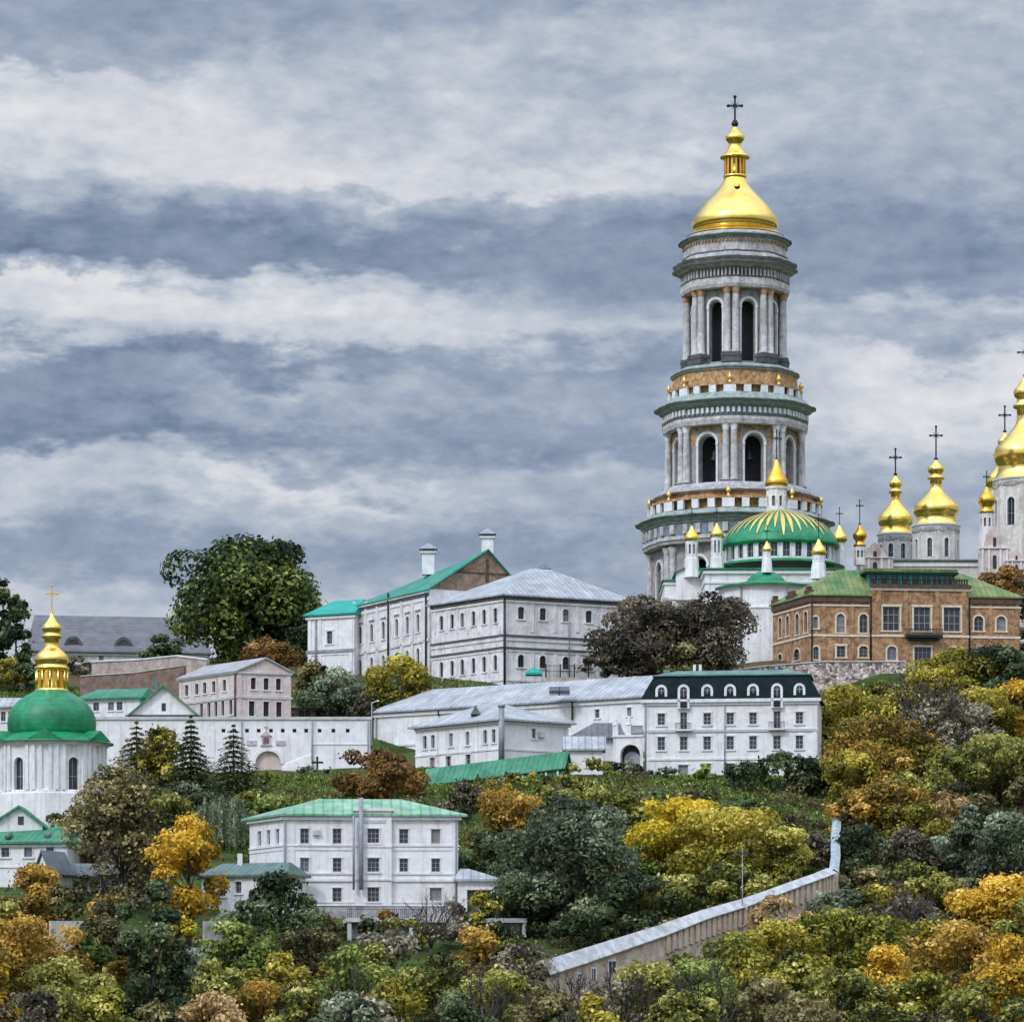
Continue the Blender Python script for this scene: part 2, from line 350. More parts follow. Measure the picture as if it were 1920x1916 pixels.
# ------------------------------------------------------------------ facades, windows, houses
class Fac:
    """a vertical wall plane from A to B (left to right seen from outside)"""
    def __init__(s, A, B):
        s.A = Vector(A[:2]); s.B = Vector(B[:2]); s.L = (s.B-s.A).length; s.d = (s.B-s.A)/s.L; s.n = Vector((s.d.y, -s.d.x))
    def p(s, u, z, w=0.0):
        q = s.A+s.d*u+s.n*w
        return (q.x, q.y, z)
    def u(s, px):
        k = (px-CX)/F
        den = s.d.x-k*s.d.y
        return (k*s.A.y-s.A.x)/den
    def Y(s, u): return s.A.y+s.d.y*u
    def z(s, row, u): return zr(row, s.Y(u))
    def bar(s, mb, u0, u1, z0, z1, w0, w1, mi=0):
        mb.hexa([s.p(u0,z0,w1), s.p(u1,z0,w1), s.p(u1,z0,w0), s.p(u0,z0,w0)], [s.p(u0,z1,w1), s.p(u1,z1,w1), s.p(u1,z1,w0), s.p(u0,z1,w0)], mi)
    def wall(s, mb, z0, z1, holes, depth=.3, mi=0, u0=0.0, u1=None):
        u1 = s.L if u1 is None else u1
        us = sorted({u0, u1, *[h[0] for h in holes], *[h[1] for h in holes]}); zs = sorted({z0, z1, *[h[2] for h in holes], *[h[3] for h in holes]})
        us = [u for u in us if u0-1e-6 <= u <= u1+1e-6]; zs = [z for z in zs if z0-1e-6 <= z <= z1+1e-6]
        for i in range(len(us)-1):
            for j in range(len(zs)-1):
                um, zm = (us[i]+us[i+1])/2, (zs[j]+zs[j+1])/2
                if any(h[0] < um < h[1] and h[2] < zm < h[3] for h in holes): continue
                mb.poly([s.p(us[i],zs[j]), s.p(us[i+1],zs[j]), s.p(us[i+1],zs[j+1]), s.p(us[i],zs[j+1])], mi)
        for h in holes:
            a, b, c, d, arch = h[:5]
            out = outline(a, b, c, d, arch)
            for k in range(len(out)):
                p, q = out[k], out[(k+1) % len(out)]
                mb.poly([s.p(*p), s.p(*p, -depth), s.p(*q, -depth), s.p(*q)], mi)
            if arch:
                r = (b-a)/2; m = (a+b)/2; zc = d-r*arch
                L = [(m-r*math.cos(t), zc+r*arch*math.sin(t)) for t in np.linspace(0, math.pi/2, 6)]
                for k in range(5):
                    mb.poly([s.p(a,d), s.p(*L[k]), s.p(*L[k+1])], mi)
                    mb.poly([s.p(b,d), s.p(2*m-L[k+1][0], L[k+1][1]), s.p(2*m-L[k][0], L[k][1])], mi)
def outline(a, b, c, d, arch, n=10):
    if not arch: return [(a,c),(b,c),(b,d),(a,d)]
    r = (b-a)/2; m = (a+b)/2; zc = d-r*arch
    return [(a,c),(b,c)]+[(m+r*math.cos(t), zc+r*arch*math.sin(t)) for t in np.linspace(0, math.pi, n)]

WR = random.Random(3)
glass_sky = M('window_glass_bright', (.09,.10,.12), (.16,.17,.19), .6, rough=.08, spec=.6)
curtain = M('curtained_glass', (.20,.19,.18), (.34,.33,.31), .9, rough=.35)
def window(parent, fac, hole, depth=.3, trim=0.0, sill=True, mull=(1, 1), fm=None, tm=None, gm=None, name='window', bar=.07):
    a, b, c, d, arch = hole[:5]
    mb = MB(); w0, w1 = -depth+.03, -depth+.10
    n, k = mull; t = bar
    fac.bar(mb, a+.005, a+t, c, d-(b-a)/2*arch, w0, w1); fac.bar(mb, b-t, b-.005, c, d-(b-a)/2*arch, w0, w1)
    fac.bar(mb, a+t, b-t, c+.005, c+t, w0, w1)
    if not arch: fac.bar(mb, a+t, b-t, d-t, d-.005, w0, w1)
    for i in range(1, n+1):
        u = a+(b-a)*i/(n+1); fac.bar(mb, u-t*.4, u+t*.4, c+t, d-t, w0, w1-.01)
    for i in range(1, k+1):
        z = c+(d-c)*(i/(k+1) if k > 1 else .62); fac.bar(mb, a+t, b-t, z-t*.4, z+t*.4, w0, w1-.02)
    if trim:
        zt = d-(b-a)/2*arch; o = .07
        fac.bar(mb, a-trim, a-.004, c, zt, -.02, o, 1); fac.bar(mb, b+.004, b+trim, c, zt, -.02, o, 1)
        if arch:
            r = (b-a)/2; m = (a+b)/2; zc = d-r*arch; T = np.linspace(0, math.pi, 11)
            for q in range(10):
                pi = [(m+r*1.0*math.cos(t_), zc+r*arch*math.sin(t_)) for t_ in T[q:q+2]]
                po = [(m+(r+trim)*math.cos(t_), zc+(r*arch+trim)*math.sin(t_)) for t_ in T[q:q+2]]
                ring = [pi[0], po[0], po[1], pi[1]]
                mb.hexa([fac.p(*x, -.02) for x in ring], [fac.p(*x, o) for x in ring], 1)
        else: fac.bar(mb, a-trim*1.4, b+trim*1.4, d+.004, d+trim*1.2, -.02, o+.05, 1)
    if sill: fac.bar(mb, a-trim-.12, b+trim+.12, c-.2, c-.006, -.05, .16, 1)
    o = mb.build(name, [fm or frame_w, tm or trimw], parent)
    g = MB(); g.poly([fac.p(u, z, -depth) for u, z in outline(a, b, c, d, arch)]); g.build('pane', gm or WR.choice([glass]*8+[glass_sky]+[curtain]), o)
    return o

class House:
    def __init__(s, name, label, cat, L, Cn, Rr, rb, re, wm, group=None, bury=3.0, obj=None):
        s.C = xy(*Cn); s.Rt = xy(*Rr); s.Lf = xy(*L); s.B = s.Lf+s.Rt-s.C
        s.zb = zr(rb, Cn[1]); s.ze = zr(re, Cn[1]); s.wm = wm; s.bury = bury
        s.f = Fac(s.C, s.Rt); s.s = Fac(s.Lf, s.C); s.r = Fac(s.Rt, s.B); s.b = Fac(s.B, s.Lf)
        m = (s.C+s.Rt)/2
        s.o = obj or thing(name, label, cat, (m.x, m.y, s.zb), group)
        s.h = {'f': [], 's': [], 'r': []}; s.kw = {'f': [], 's': [], 'r': []}
    def P(s, a, b, z):
        q = s.C+(s.Rt-s.C)*a+(s.Lf-s.C)*b
        return (q.x, q.y, z)
    def win(s, side, pxs, r0, r1, wpx, arch=0.0, ref=None, **k):
        fc = getattr(s, side)
        ur = fc.u(ref if ref is not None else sum(pxs)/len(pxs))
        zt, zb = fc.z(r0, ur), fc.z(r1, ur)
        for px in pxs:
            u = fc.u(px); hw = wpx/2*abs(fc.u(px+1)-fc.u(px))
            s.h[side].append((u-hw, u+hw, zb, zt, arch)); s.kw[side].append(k)
    def winz(s, side, us, z0, z1, w, arch=0.0, **k):
        for u in us: s.h[side].append((u-w/2, u+w/2, z0, z1, arch)); s.kw[side].append(k)
    def band(s, side, row, hpx, proud=.12, mat=None, ref=None, name='cornice', u0=-.0, u1=None):
        fc = getattr(s, side); ur = fc.u(ref) if ref is not None else fc.L/2
        z = fc.z(row, ur); hh = hpx*fc.Y(ur)/F
        mb = MB(); fc.bar(mb, u0-proud if u0 == 0 else u0, (fc.L+proud-.004) if u1 is None else u1, z-hh, z, -.05, proud); mb.build(name, mat or trimw, s.o)
    def bandz(s, z, h, proud=.12, mat=None, sides='fs', name='cornice'):
        mb = MB()
        for sd in sides:
            fc = getattr(s, sd)
            fc.bar(mb, -proud if sd == 'f' else 0, fc.L+(proud if sd != 's' else -.006), z-h, z, -.05, proud)
        mb.build(name, mat or trimw, s.o)
    def pil(s, side, px, wpx, r0, r1, proud=.12, mat=None):
        fc = getattr(s, side); u = fc.u(px); hw = wpx/2*abs(fc.u(px+1)-fc.u(px))
        mb = MB(); fc.bar(mb, u-hw, u+hw, fc.z(r1, u), fc.z(r0, u), -.04, proud); mb.build('pilaster', mat or s.wm, s.o)
    def drain(s, side, px, r0, r1, r=.12, mat=None, name='drainpipe'):
        fc = getattr(s, side); u = fc.u(px)
        mb = MB(); mb.tube(fc.p(u, fc.z(r1, u), r+.1), fc.p(u, fc.z(r0, u), r+.1), r, r, 8); mb.build(name, mat or pipe, s.o)
    def finish(s, depth=.3, winname='window'):
        mb = MB()
        for sd in 'fsr': getattr(s, sd).wall(mb, s.zb-s.bury, s.ze, s.h[sd], depth)
        s.b.wall(mb, s.zb-s.bury, s.ze, [], depth)
        mb.poly([s.P(0,0,s.ze), s.P(1,0,s.ze), s.P(1,1,s.ze), s.P(0,1,s.ze)])
        s.wall = mb.build('wall', s.wm, s.o)
        for sd in 'fsr':
            for h, k in zip(s.h[sd], s.kw[sd]):
                k = dict(k); window(s.o, getattr(s, sd), h, k.pop('depth', depth), **k)
        return s
    def hip(s, h, mat, a1, a2, b1=.5, b2=None, o=.5, fascia=None, thick=.25, ze=None):
        ze = (s.ze if ze is None else ze)+.004; b2 = b1 if b2 is None else b2
        oa = o/s.f.L; ob = o/s.s.L
        E = [(-oa,-ob),(1+oa,-ob),(1+oa,1+ob),(-oa,1+ob)]
        bt = [s.P(*e, ze) for e in E]; tp = [s.P(*e, ze+thick) for e in E]; r0 = s.P(a1, b1, ze+h); r1 = s.P(a2, b2, ze+h)
        mb = MB()
        mb.poly([tp[0],tp[1],r1,r0]); mb.poly([tp[1],tp[2],r1]); mb.poly([tp[2],tp[3],r0,r1]); mb.poly([tp[3],tp[0],r0])
        for i in range(4): mb.poly([bt[i], bt[(i+1)%4], tp[(i+1)%4], tp[i]], 1)
        mb.poly(bt[::-1], 1)
        return mb.build('roof', [mat, fascia or mat], s.o)
    def gable_f(s, h, mat, ar=.5, o=.4, wm=None, thick=.25, far=None):
        """ridge runs away from the front wall; the front wall carries the gable"""
        ze = s.ze+.004; oa = o/s.f.L; ob = o/s.s.L
        mb = MB()
        sl0 = h/ar
        for e, sg in ((-oa, 1), (1+oa, -1)):
            zz = ze-oa*(h/ar if sg > 0 else h/(1-ar))
            A0, A1, R0, R1 = s.P(e,-ob,zz), s.P(e,1+ob,zz), s.P(ar,-ob,ze+h), (s.P(ar, far[0], ze+far[1]) if far else s.P(ar,1+ob,ze+h))
            up = lambda p: (p[0], p[1], p[2]+thick)
            if sg > 0: a, b = [A0,R0,R1,A1], [up(A0),up(R0),up(R1),up(A1)]
            else: a, b = [R0,A0,A1,R1], [up(R0),up(A0),up(A1),up(R1)]
            mb.hexa(a, b)
        ro = mb.build('roof', mat, s.o)
        g = MB(); fc = s.f
        g.poly([s.P(0,0,s.ze), s.P(1,0,s.ze), s.P(ar,0,s.ze+h)]); g.build('gable', wm or s.wm, s.o)
        if not far: g = MB(); g.poly([s.P(1,1,s.ze), s.P(0,1,s.ze), s.P(ar,1,s.ze+h)]); g.build('gable', wm or s.wm, s.o)
        return ro
    def gable_s(s, h, mat, br=.5, o=.4, wm=None, thick=.25):
        ze = s.ze+.004; oa = o/s.f.L; ob = o/s.s.L; mb = MB(); up = lambda p: (p[0], p[1], p[2]+thick)
        for e, sg in ((-ob, 1), (1+ob, -1)):
            zz = ze-ob*(h/br if sg > 0 else h/(1-br))
            A0, A1, R0, R1 = s.P(-oa,e,zz), s.P(1+oa,e,zz), s.P(-oa,br,ze+h), s.P(1+oa,br,ze+h)
            a = [A0,A1,R1,R0] if sg > 0 else [R0,R1,A1,A0]
            mb.hexa(a, [up(p) for p in a])
        ro = mb.build('roof', mat, s.o)
        g = MB(); g.poly([s.P(0,1,s.ze), s.P(0,0,s.ze), s.P(0,br,s.ze+h)]); g.build('gable', wm or s.wm, s.o); g = MB(); g.poly([s.P(1,0,s.ze), s.P(1,1,s.ze), s.P(1,br,s.ze+h)])
        g.build('gable', wm or s.wm, s.o)
        return ro
    def chimney(s, px, Y, r0, r1, wpx, mat=None, cap=True, name='chimney', par=None):
        w = wpx*Y/F; c = xy(px, Y); mb = MB(); z0, z1 = zr(r1, Y), zr(r0, Y)
        mb.box((c.x, c.y, z0), w, w, z1-z0)
        if cap:
            mb.box((c.x, c.y, z1+.003), w*1.3, w*1.3, .22, 0)
            for dx in (-.38, .38):
                for dy in (-.38, .38): mb.box((c.x+dx*w, c.y+dy*w, z1+.225), .12, .12, .45, 1)
            q = z1+.68; k = w*.75
            mb.add([(c.x-k,c.y-k,q),(c.x+k,c.y-k,q),(c.x+k,c.y+k,q),(c.x-k,c.y+k,q),(c.x,c.y,q+w*.55)], [(0,1,4),(1,2,4),(2,3,4),(3,0,4),(3,2,1,0)], 1)
        mb.build(name, [mat or trimw, pipe], par or s.o)

def back(Cn, Rr, depth):
    f = Fac(xy(*Cn), xy(*Rr)); q = f.A-f.n*depth
    return (CX+q.x/q.y*F, q.y)

def cross(parent, cx, cy, zb, zt, za, half, mat=None, t=None):
    """an ornate dome cross with rays, ball and trefoil tips"""
    mb = MB(); t = t or max(.1, (zt-zb)*.045)
    mb.box((cx, cy, zb), t, t, zt-zb); mb.box((cx-half/2-t*.25, cy, za-t*.5), half-t*.5, t*.9, t); mb.box((cx+half/2+t*.25, cy, za-t*.5), half-t*.5, t*.9, t)
    for q in ((cx-half, za), (cx+half, za), (cx, zt)):
        mb.lathe(q[0], cy, [(q[1]-t*.95,.01),(q[1]-t*.6,t*.8),(q[1],t*1.0),(q[1]+t*.6,t*.8),(q[1]+t*.95,.01)], 8)
    for sx in (-1, 1):
        for sz in (-1, 1): mb.tube((cx, cy, za), (cx+sx*half*.5, cy, za+sz*half*.5), t*.3, t*.12, 5)
    mb.lathe(cx, cy, [(zb-t*1.6,.01),(zb-t*1.1,t*1.2),(zb-t*.2,t*1.5),(zb+t*.6,t*1.1),(zb+t,.01)], 10)
    return mb.build('cross', mat or iron, parent)
def lp(prof, Y): return [(zr(r, Y), q*Y/F) for r, q in prof]     # photo rows and radii -> metres
# ------------------------------------------------------------------ the great bell tower
def bell_tower():
    Y = 740.0; c = xy(1378, Y); k = Y/F
    T = thing('bell_tower', 'tall white tiered bell tower with a large gilded dome, tallest thing in the picture', 'bell tower', (c.x, c.y, zr(1215, Y)))
    def bump(w=9, amt=1.03):
        def f(a):
            d = (math.degrees(a)-37.5) % 45
            d = min(d, 45-d)
            return amt if d < w else 1.0
        return f
    def pos(a, r): return (c.x+r*math.sin(a), c.y-r*math.cos(a))
    def vis(a): return math.cos(a) > -.15
    def ring(parent, prof, mats, name='cornice', mod=None, seg=96, teeth=None):
        mb = MB(); mb.lathe(c.x, c.y, lp(prof, Y), seg, rmod=mod, smooth=False)
        if teeth:                                   # dentils standing on the frieze
            r0, r1, rad, n, w, tm = teeth; mats = [mats, tm]
            for i in range(n):
                a = 2*math.pi*i/n
                if vis(a): q = pos(a, rad*k*(mod(a) if mod else 1)); mb.box((q[0], q[1], zr(r1, Y)), w, .7, zr(r0, Y)-zr(r1, Y), 1, a)
        return mb.build(name, mats, parent)
    def tier(r0, r1, core, rcol, rad, cr0, cr1, ow, o0, o1, nc, cap, wallm, dirs_trim=True, base_m=None):
        a = core*k; Rr = a/math.cos(R(22.5)); mb = MB(); facs = []
        for i in range(8):
            t = R(15+45*i); A = pos(t-R(22.5), Rr); B = pos(t+R(22.5), Rr); fc = Fac(A, B); facs.append((t, fc))
            u = fc.L/2; w = ow*k; fc.wall(mb, zr(r1, Y), zr(r0, Y), [(u-w/2, u+w/2, zr(o1, Y), zr(o0, Y), 1.0)] if ow else [], 1.6*core/118)
        mb.lathe(c.x, c.y, lp([(r1, core*.60), (r0, core*.60)], Y), 24, 1, cap=False)
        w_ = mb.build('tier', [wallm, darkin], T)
        for t, fc in facs:
            if not vis(t) or not ow: continue
            u = fc.L/2; w = ow*k; m = MB(); zc = zr(o0, Y)-w/2
            for sg in (-1, 1):
                x0 = u+sg*(w/2+.02); x1 = u+sg*(w/2+.36); fc.bar(m, min(x0,x1), max(x0,x1), zr(o1, Y), zc, -.05, .3)
                fc.bar(m, min(x0,x1)-.08, max(x0,x1)+.08, zc, zc+.3, -.05, .4)
            TT = np.linspace(0, math.pi, 13)
            for q in range(12):
                pi = [(u+(w/2+.03)*math.cos(z), zc+.3+(w/2+.03)*math.sin(z)) for z in TT[q:q+2]]; po = [(u+(w/2+.48)*math.cos(z), zc+.3+(w/2+.48)*math.sin(z)) for z in TT[q:q+2]]
                rg = [pi[0], po[0], po[1], pi[1]]; m.hexa([fc.p(*x, -.03) for x in rg], [fc.p(*x, .3) for x in rg])
            m.build('arch_trim', trimw, w_)
            if dirs_trim:
                # ochre spandrel field behind the arch, cut round the opening
                m = MB(); so = [(u-w*1.3, u-w/2-.62), (u+w/2+.62, u+w*1.3)]
                for a0, b0 in so: fc.bar(m, a0, b0, zc+.35, zr(r0, Y)-.25, -.05, .07)
                fc.bar(m, u-w/2-.62, u+w/2+.62, zc+w/2+1.05, zr(r0, Y)-.25, -.05, .07)
                m.build('spandrel', ochre, w_)
                # a bell hangs in each opening
                q = pos(t, a*.74); m = MB(); zt = zc-.3
                m.lathe(q[0], q[1], [(zt-2.1,.95),(zt-1.9,.92),(zt-1.2,.62),(zt-.5,.5),(zt-.25,.38),(zt-.12,.1)], 16); m.tube((q[0], q[1], zt-.15), (q[0], q[1], zt+.8), .08, .08, 6)
                m.build('bell', iron, w_)
        col = base = None
        for i in range(8):
            t0 = R(37.5+45*i)
            if not vis(t0): continue
            for j in range(nc):
                off = (j-(nc-1)/2)*(rad*2+2.4)*k; q = pos(t0, rcol*k); px_ = q[0]+off*math.cos(t0); py_ = q[1]+off*math.sin(t0)
                z0, z1 = zr(cr1, Y), zr(cr0, Y); rr = rad*k; m = MB()
                m.lathe(px_, py_, [(z0, rr*1.25), (z0+.3, rr*1.25), (z0+.45, rr*1.02), (z0+(z1-z0)*.4, rr), (z1-1.2, rr*.86)], 16, cap=False)
                m.lathe(px_, py_, [(z1-1.2, rr*.88), (z1-1.1, rr*1.0), (z1-.95, rr*.9), (z1-.15, rr*1.35), (z1, rr*1.4)], 12, 1)
                m.build('column', [tower_w, cap], w_)
            m = MB(); q = pos(t0, (rcol-1)*k); wd = (nc*(rad*2+2.4)+4)*k
            zb = zr(cr1, Y); h = (1.9 if base_m else .9)
            m.box((q[0], q[1], zb-h), wd, rad*k*3.4, h-.01, 0, t0); m.box((q[0], q[1], zb-h*.42), wd*1.06, rad*k*3.7, h*.2, 0, t0); m.build('plinth', base_m or tower_w, w_)
        return w_
    t1 = tier(1030, 1225, 147, 158, 7, 1040, 1192, 34, 1062, 1180, 2, tower_w, tower_wall_dim, False)
    t2 = tier(808, 938, 112, 125, 6.4, 814, 918, 37, 832, 928, 2, trimw, tower_wall_dim, True, dark_st)
    t3 = tier(553, 712, 78, 90, 6.8, 556, 676, 27, 578, 690, 2, ochre, tower_wall_dim, False, dark_st)
    # entablatures between the tiers
    ring(t1, [(1036,152),(1035,166),(1030,168),(1022,167),(1020,165)], tower_w, mod=bump())
    ring(t1, [(1021,165),(1021,166),(999,166),(998,165)], bluegrey, 'frieze', bump(), teeth=(1001,1018,167,40,1.0,tower_w))
    ring(t1, [(998.5,164),(998,168),(994,169),(993,172),(988,174),(986.5,181),(984,181),(983,174),(974,165),(972,120)], copper, mod=bump())
    ring(t1, [(973,150),(941,149)], ochre, 'attic'); ring(t1, [(941.5,149.5),(940,154),(937,154),(935,148),(930,146),(926,140),(922,136),(922,90)], lead, mod=bump())
    for par, rows in ((t1, ((985.2,181.8),(1029,168.6),(939,154.6))), (t2, ((770.8,147.6),(798.6,133),(781.5,133.5),(707.5,117.6))), (t3, ((511.5,113.6),(502,112.6),(458.4,104.6),(536.8,98.6),(488.5,96)))):
        for rr_, q_ in rows: ring(par, [(rr_+1.1, q_-3), (rr_+1.0, q_), (rr_-1.0, q_), (rr_-1.1, q_-3)], dark_st, 'flashing', bump(8 if par is t3 else 9, 1.035 if par is t3 and rr_ > 480 else 1.02 if par is t3 else 1.03))
    ring(t2, [(815,118),(814,131),(806,133),(799,132),(798,130)], tower_w, mod=bump())
    ring(t2, [(798.5,129),(782,129)], bluegrey, 'frieze', bump(), teeth=(784,794,130.5,84,.5,trimw))
    ring(t2, [(784,128),(783,133),(779,134),(778,138),(774,139),(772,147),(769.6,147),(768.6,141),(762,134),(756,127),(755,126),(754,90)], copper, mod=bump())
    ring(t2, [(756,115),(711.5,113)], ochre, 'attic', bump()); ring(t2, [(712,112),(711,116),(705,117),(702,112),(699,108),(698,104),(697,70)], copper, mod=bump())
    ring(t3, [(557,84),(556,97),(550,99),(538,98),(537,95)], tower_w, mod=bump(8, 1.035))
    ring(t3, [(537.5,94.5),(520,94.5)], dark_st, 'frieze', bump(8, 1.035), teeth=(522,535,95.5,84,.30,tower_w))
    ring(t3, [(521,94),(519.5,98),(517,103),(514,105),(512.6,113),(510.4,113),(509.6,104),(505,103),(503,112),(500.8,112),(500,103),(494,99),(490,95),(489,80)], lead, mod=bump(8, 1.035))
    at_ = ring(t3, [(490,93.5),(463,93.5)], tower_w, 'attic', bump(8, 1.02), teeth=(467,471,93.2,84,.4,ochre))
    ring(t3, [(463.5,93),(461,99),(458,104),(455,103),(452,96),(452,70)], copper, mod=bump(8, 1.02))
    # balustrades with piers, rails and urns
    for par, rr, ra, rb, n, seg in ((t1, 161, 951, 972, 32, 96), (t2, 124, 737, 755, 24, 96)):
        b = MB(); zt, zb = zr(ra, Y), zr(rb, Y)
        b.lathe(c.x, c.y, [(zt-.45, (rr-2.5)*k), (zt-.45, (rr+3)*k), (zt, (rr+3)*k), (zt, (rr-2.5)*k)], seg, 1, smooth=False)
        for i in range(n):
            a = R(37.5)+2*math.pi*i/n
            if vis(a): q = pos(a, rr*k); b.box((q[0], q[1], zb), 1.35 if i % (n//8) else 2.3, .55, zt-zb-.46, 0, a)
        bo = b.build('balustrade', [trimw, ochre], par)
        for i in range(8):
            for d in (0,):
                a = R(37.5+45*i+d)
                if vis(a):
                    q = pos(a, rr*k); u = MB(); u.lathe(q[0], q[1], [(zt,.35),(zt+.2,.3),(zt+.35,.14),(zt+.55,.3),(zt+.95,.5),(zt+1.15,.42),(zt+1.3,.2),(zt+1.5,.26),(zt+1.75,.05)], 10); u.build('urn', goldpaint, par)
    ring(t3, [(454,101),(452,98),(447.5,90),(447,80)], lead, 'dome_base')
    # dome, lantern, cross
    d = MB()
    d.lathe(c.x, c.y, lp([(447,93),(444,89),(439,81),(434.5,76),(433,75),(430.5,79),(425,81.5),(418,81),(411,78),(404,73.5),(395,67.5),(386,60.5),(376,51),(366,41),(357,33),(348,26.5),(341,22.5),(336,20.5)], Y), 64)
    dome = d.build('dome', gold, T)
    l = MB(); l.lathe(c.x, c.y, lp([(337,20),(333,22.5),(330,22),(329,17),(300,17),(299,20),(297.5,28),(295,28),(290,21),(281,14.5),(275,11.5),(271,11.5),(268,13),(263,17.5),(257,18),(251,12),(244,6),(237,3)], Y), 32); ln = l.build('lantern', gold, T)
    for i in range(8):
        a = R(15+45*i)
        if vis(a): m = MB(); q = pos(a, 17*k); m.box((q[0], q[1], zr(329, Y)), .75, .3, 2.5, 0, a); m.build('lantern_opening', darkin, ln)
    for i in range(16):
        a = R(15+22.5*i+11)
        if vis(a): m = MB(); q = pos(a, 18.6*k); m.box((q[0], q[1], zr(329, Y)), .38, .38, 2.9, 0, a); m.build('colonnette', golddk, ln)
    m = MB(); m.lathe(c.x, c.y, [(zr(239, Y),.25),(zr(235.5, Y),.62),(zr(231, Y),.66),(zr(228, Y),.3),(zr(226, Y),.1)], 14); m.build('ball', iron, ln)
    cross(T, c.x, c.y, zr(228, Y), zr(182, Y), zr(199, Y), 1.25, t=.34)
    m = MB(); q = pos(R(4), 33*k); m.lathe(q[0], q[1], [(zr(358, Y),.6),(zr(353, Y),.55),(zr(350.5, Y),.1)], 10); m.build('dome_hatch', golddk, dome)
bell_tower()

# ------------------------------------------------------------------ gilded cupolas
def arch_drum(parent, px, Y, r, r0, r1, n, ww, w0, w1, wm, off=0.0, trim=.14, name='drum', vismin=-.05, only=None, depth=.35):
    """polygonal drum of n sides with an arched window in each visible side"""
    c = xy(px, Y); k = Y/F; a = r*k; Rr = a/math.cos(math.pi/n); mb = MB(); fl = []
    for i in range(n):
        t = off+2*math.pi*i/n
        A = (c.x+Rr*math.sin(t-math.pi/n), c.y-Rr*math.cos(t-math.pi/n)); B = (c.x+Rr*math.sin(t+math.pi/n), c.y-Rr*math.cos(t+math.pi/n))
        fc = Fac(A, B); u = fc.L/2; w = ww*k; hole = (u-w/2, u+w/2, zr(w1, Y), zr(w0, Y), 1.0)
        show = math.cos(t) > vismin and (only is None or i % 2 == only)
        fc.wall(mb, zr(r1, Y), zr(r0, Y), [hole] if show and ww else [], depth)
        if show and ww: fl.append((fc, hole))
    mb.poly([(c.x+Rr*math.sin(2*math.pi*i/n+off+math.pi/n), c.y-Rr*math.cos(2*math.pi*i/n+off+math.pi/n), zr(r0, Y)) for i in range(n)])
    deep = parent.parent is not None                # already a part: keep the openings in the same mesh
    o = None if deep else mb.build(name, [wm, trimw, frame_w, glass], parent)
    for fc, hole in fl:
        m = mb if deep else MB(); a_, b_, c_, d_, ar = hole; r_ = (b_-a_)/2; mm = (a_+b_)/2; zc = d_-r_; TT = np.linspace(0, math.pi, 11)
        if trim:
            fc.bar(m, a_-trim, a_-.01, c_, zc, -.02, .1, 1); fc.bar(m, b_+.01, b_+trim, c_, zc, -.02, .1, 1)
            for q in range(10):
                pi = [(mm+(r_+.01)*math.cos(z), zc+(r_+.01)*math.sin(z)) for z in TT[q:q+2]]; po = [(mm+(r_+trim)*math.cos(z), zc+(r_+trim)*math.sin(z)) for z in TT[q:q+2]]
                rg = [pi[0], po[0], po[1], pi[1]]; m.hexa([fc.p(*x, -.02) for x in rg], [fc.p(*x, .1) for x in rg], 1)
        fc.bar(m, mm-.04, mm+.04, c_, d_-.05, -depth+.02, -depth+.08, 2); fc.bar(m, a_, b_, (c_+zc)/2-.04, (c_+zc)/2+.04, -depth+.03, -depth+.07, 2)
        m.add([fc.p(u, z, -depth) for u, z in outline(*hole)], [list(range(len(outline(*hole))))], 3)
        if not deep: m.build('window', [wm, trimw, frame_w, glass], o)
    return o or mb.build(name, [wm, trimw, frame_w, glass], parent)
def lathe_part(parent, name, px, Y, prof, mat, seg=40, smooth=True, rmod=None):
    c = xy(px, Y); mb = MB(); mb.lathe(c.x, c.y, lp(prof, Y), seg, smooth=smooth, rmod=rmod); return mb.build(name, mat, parent)

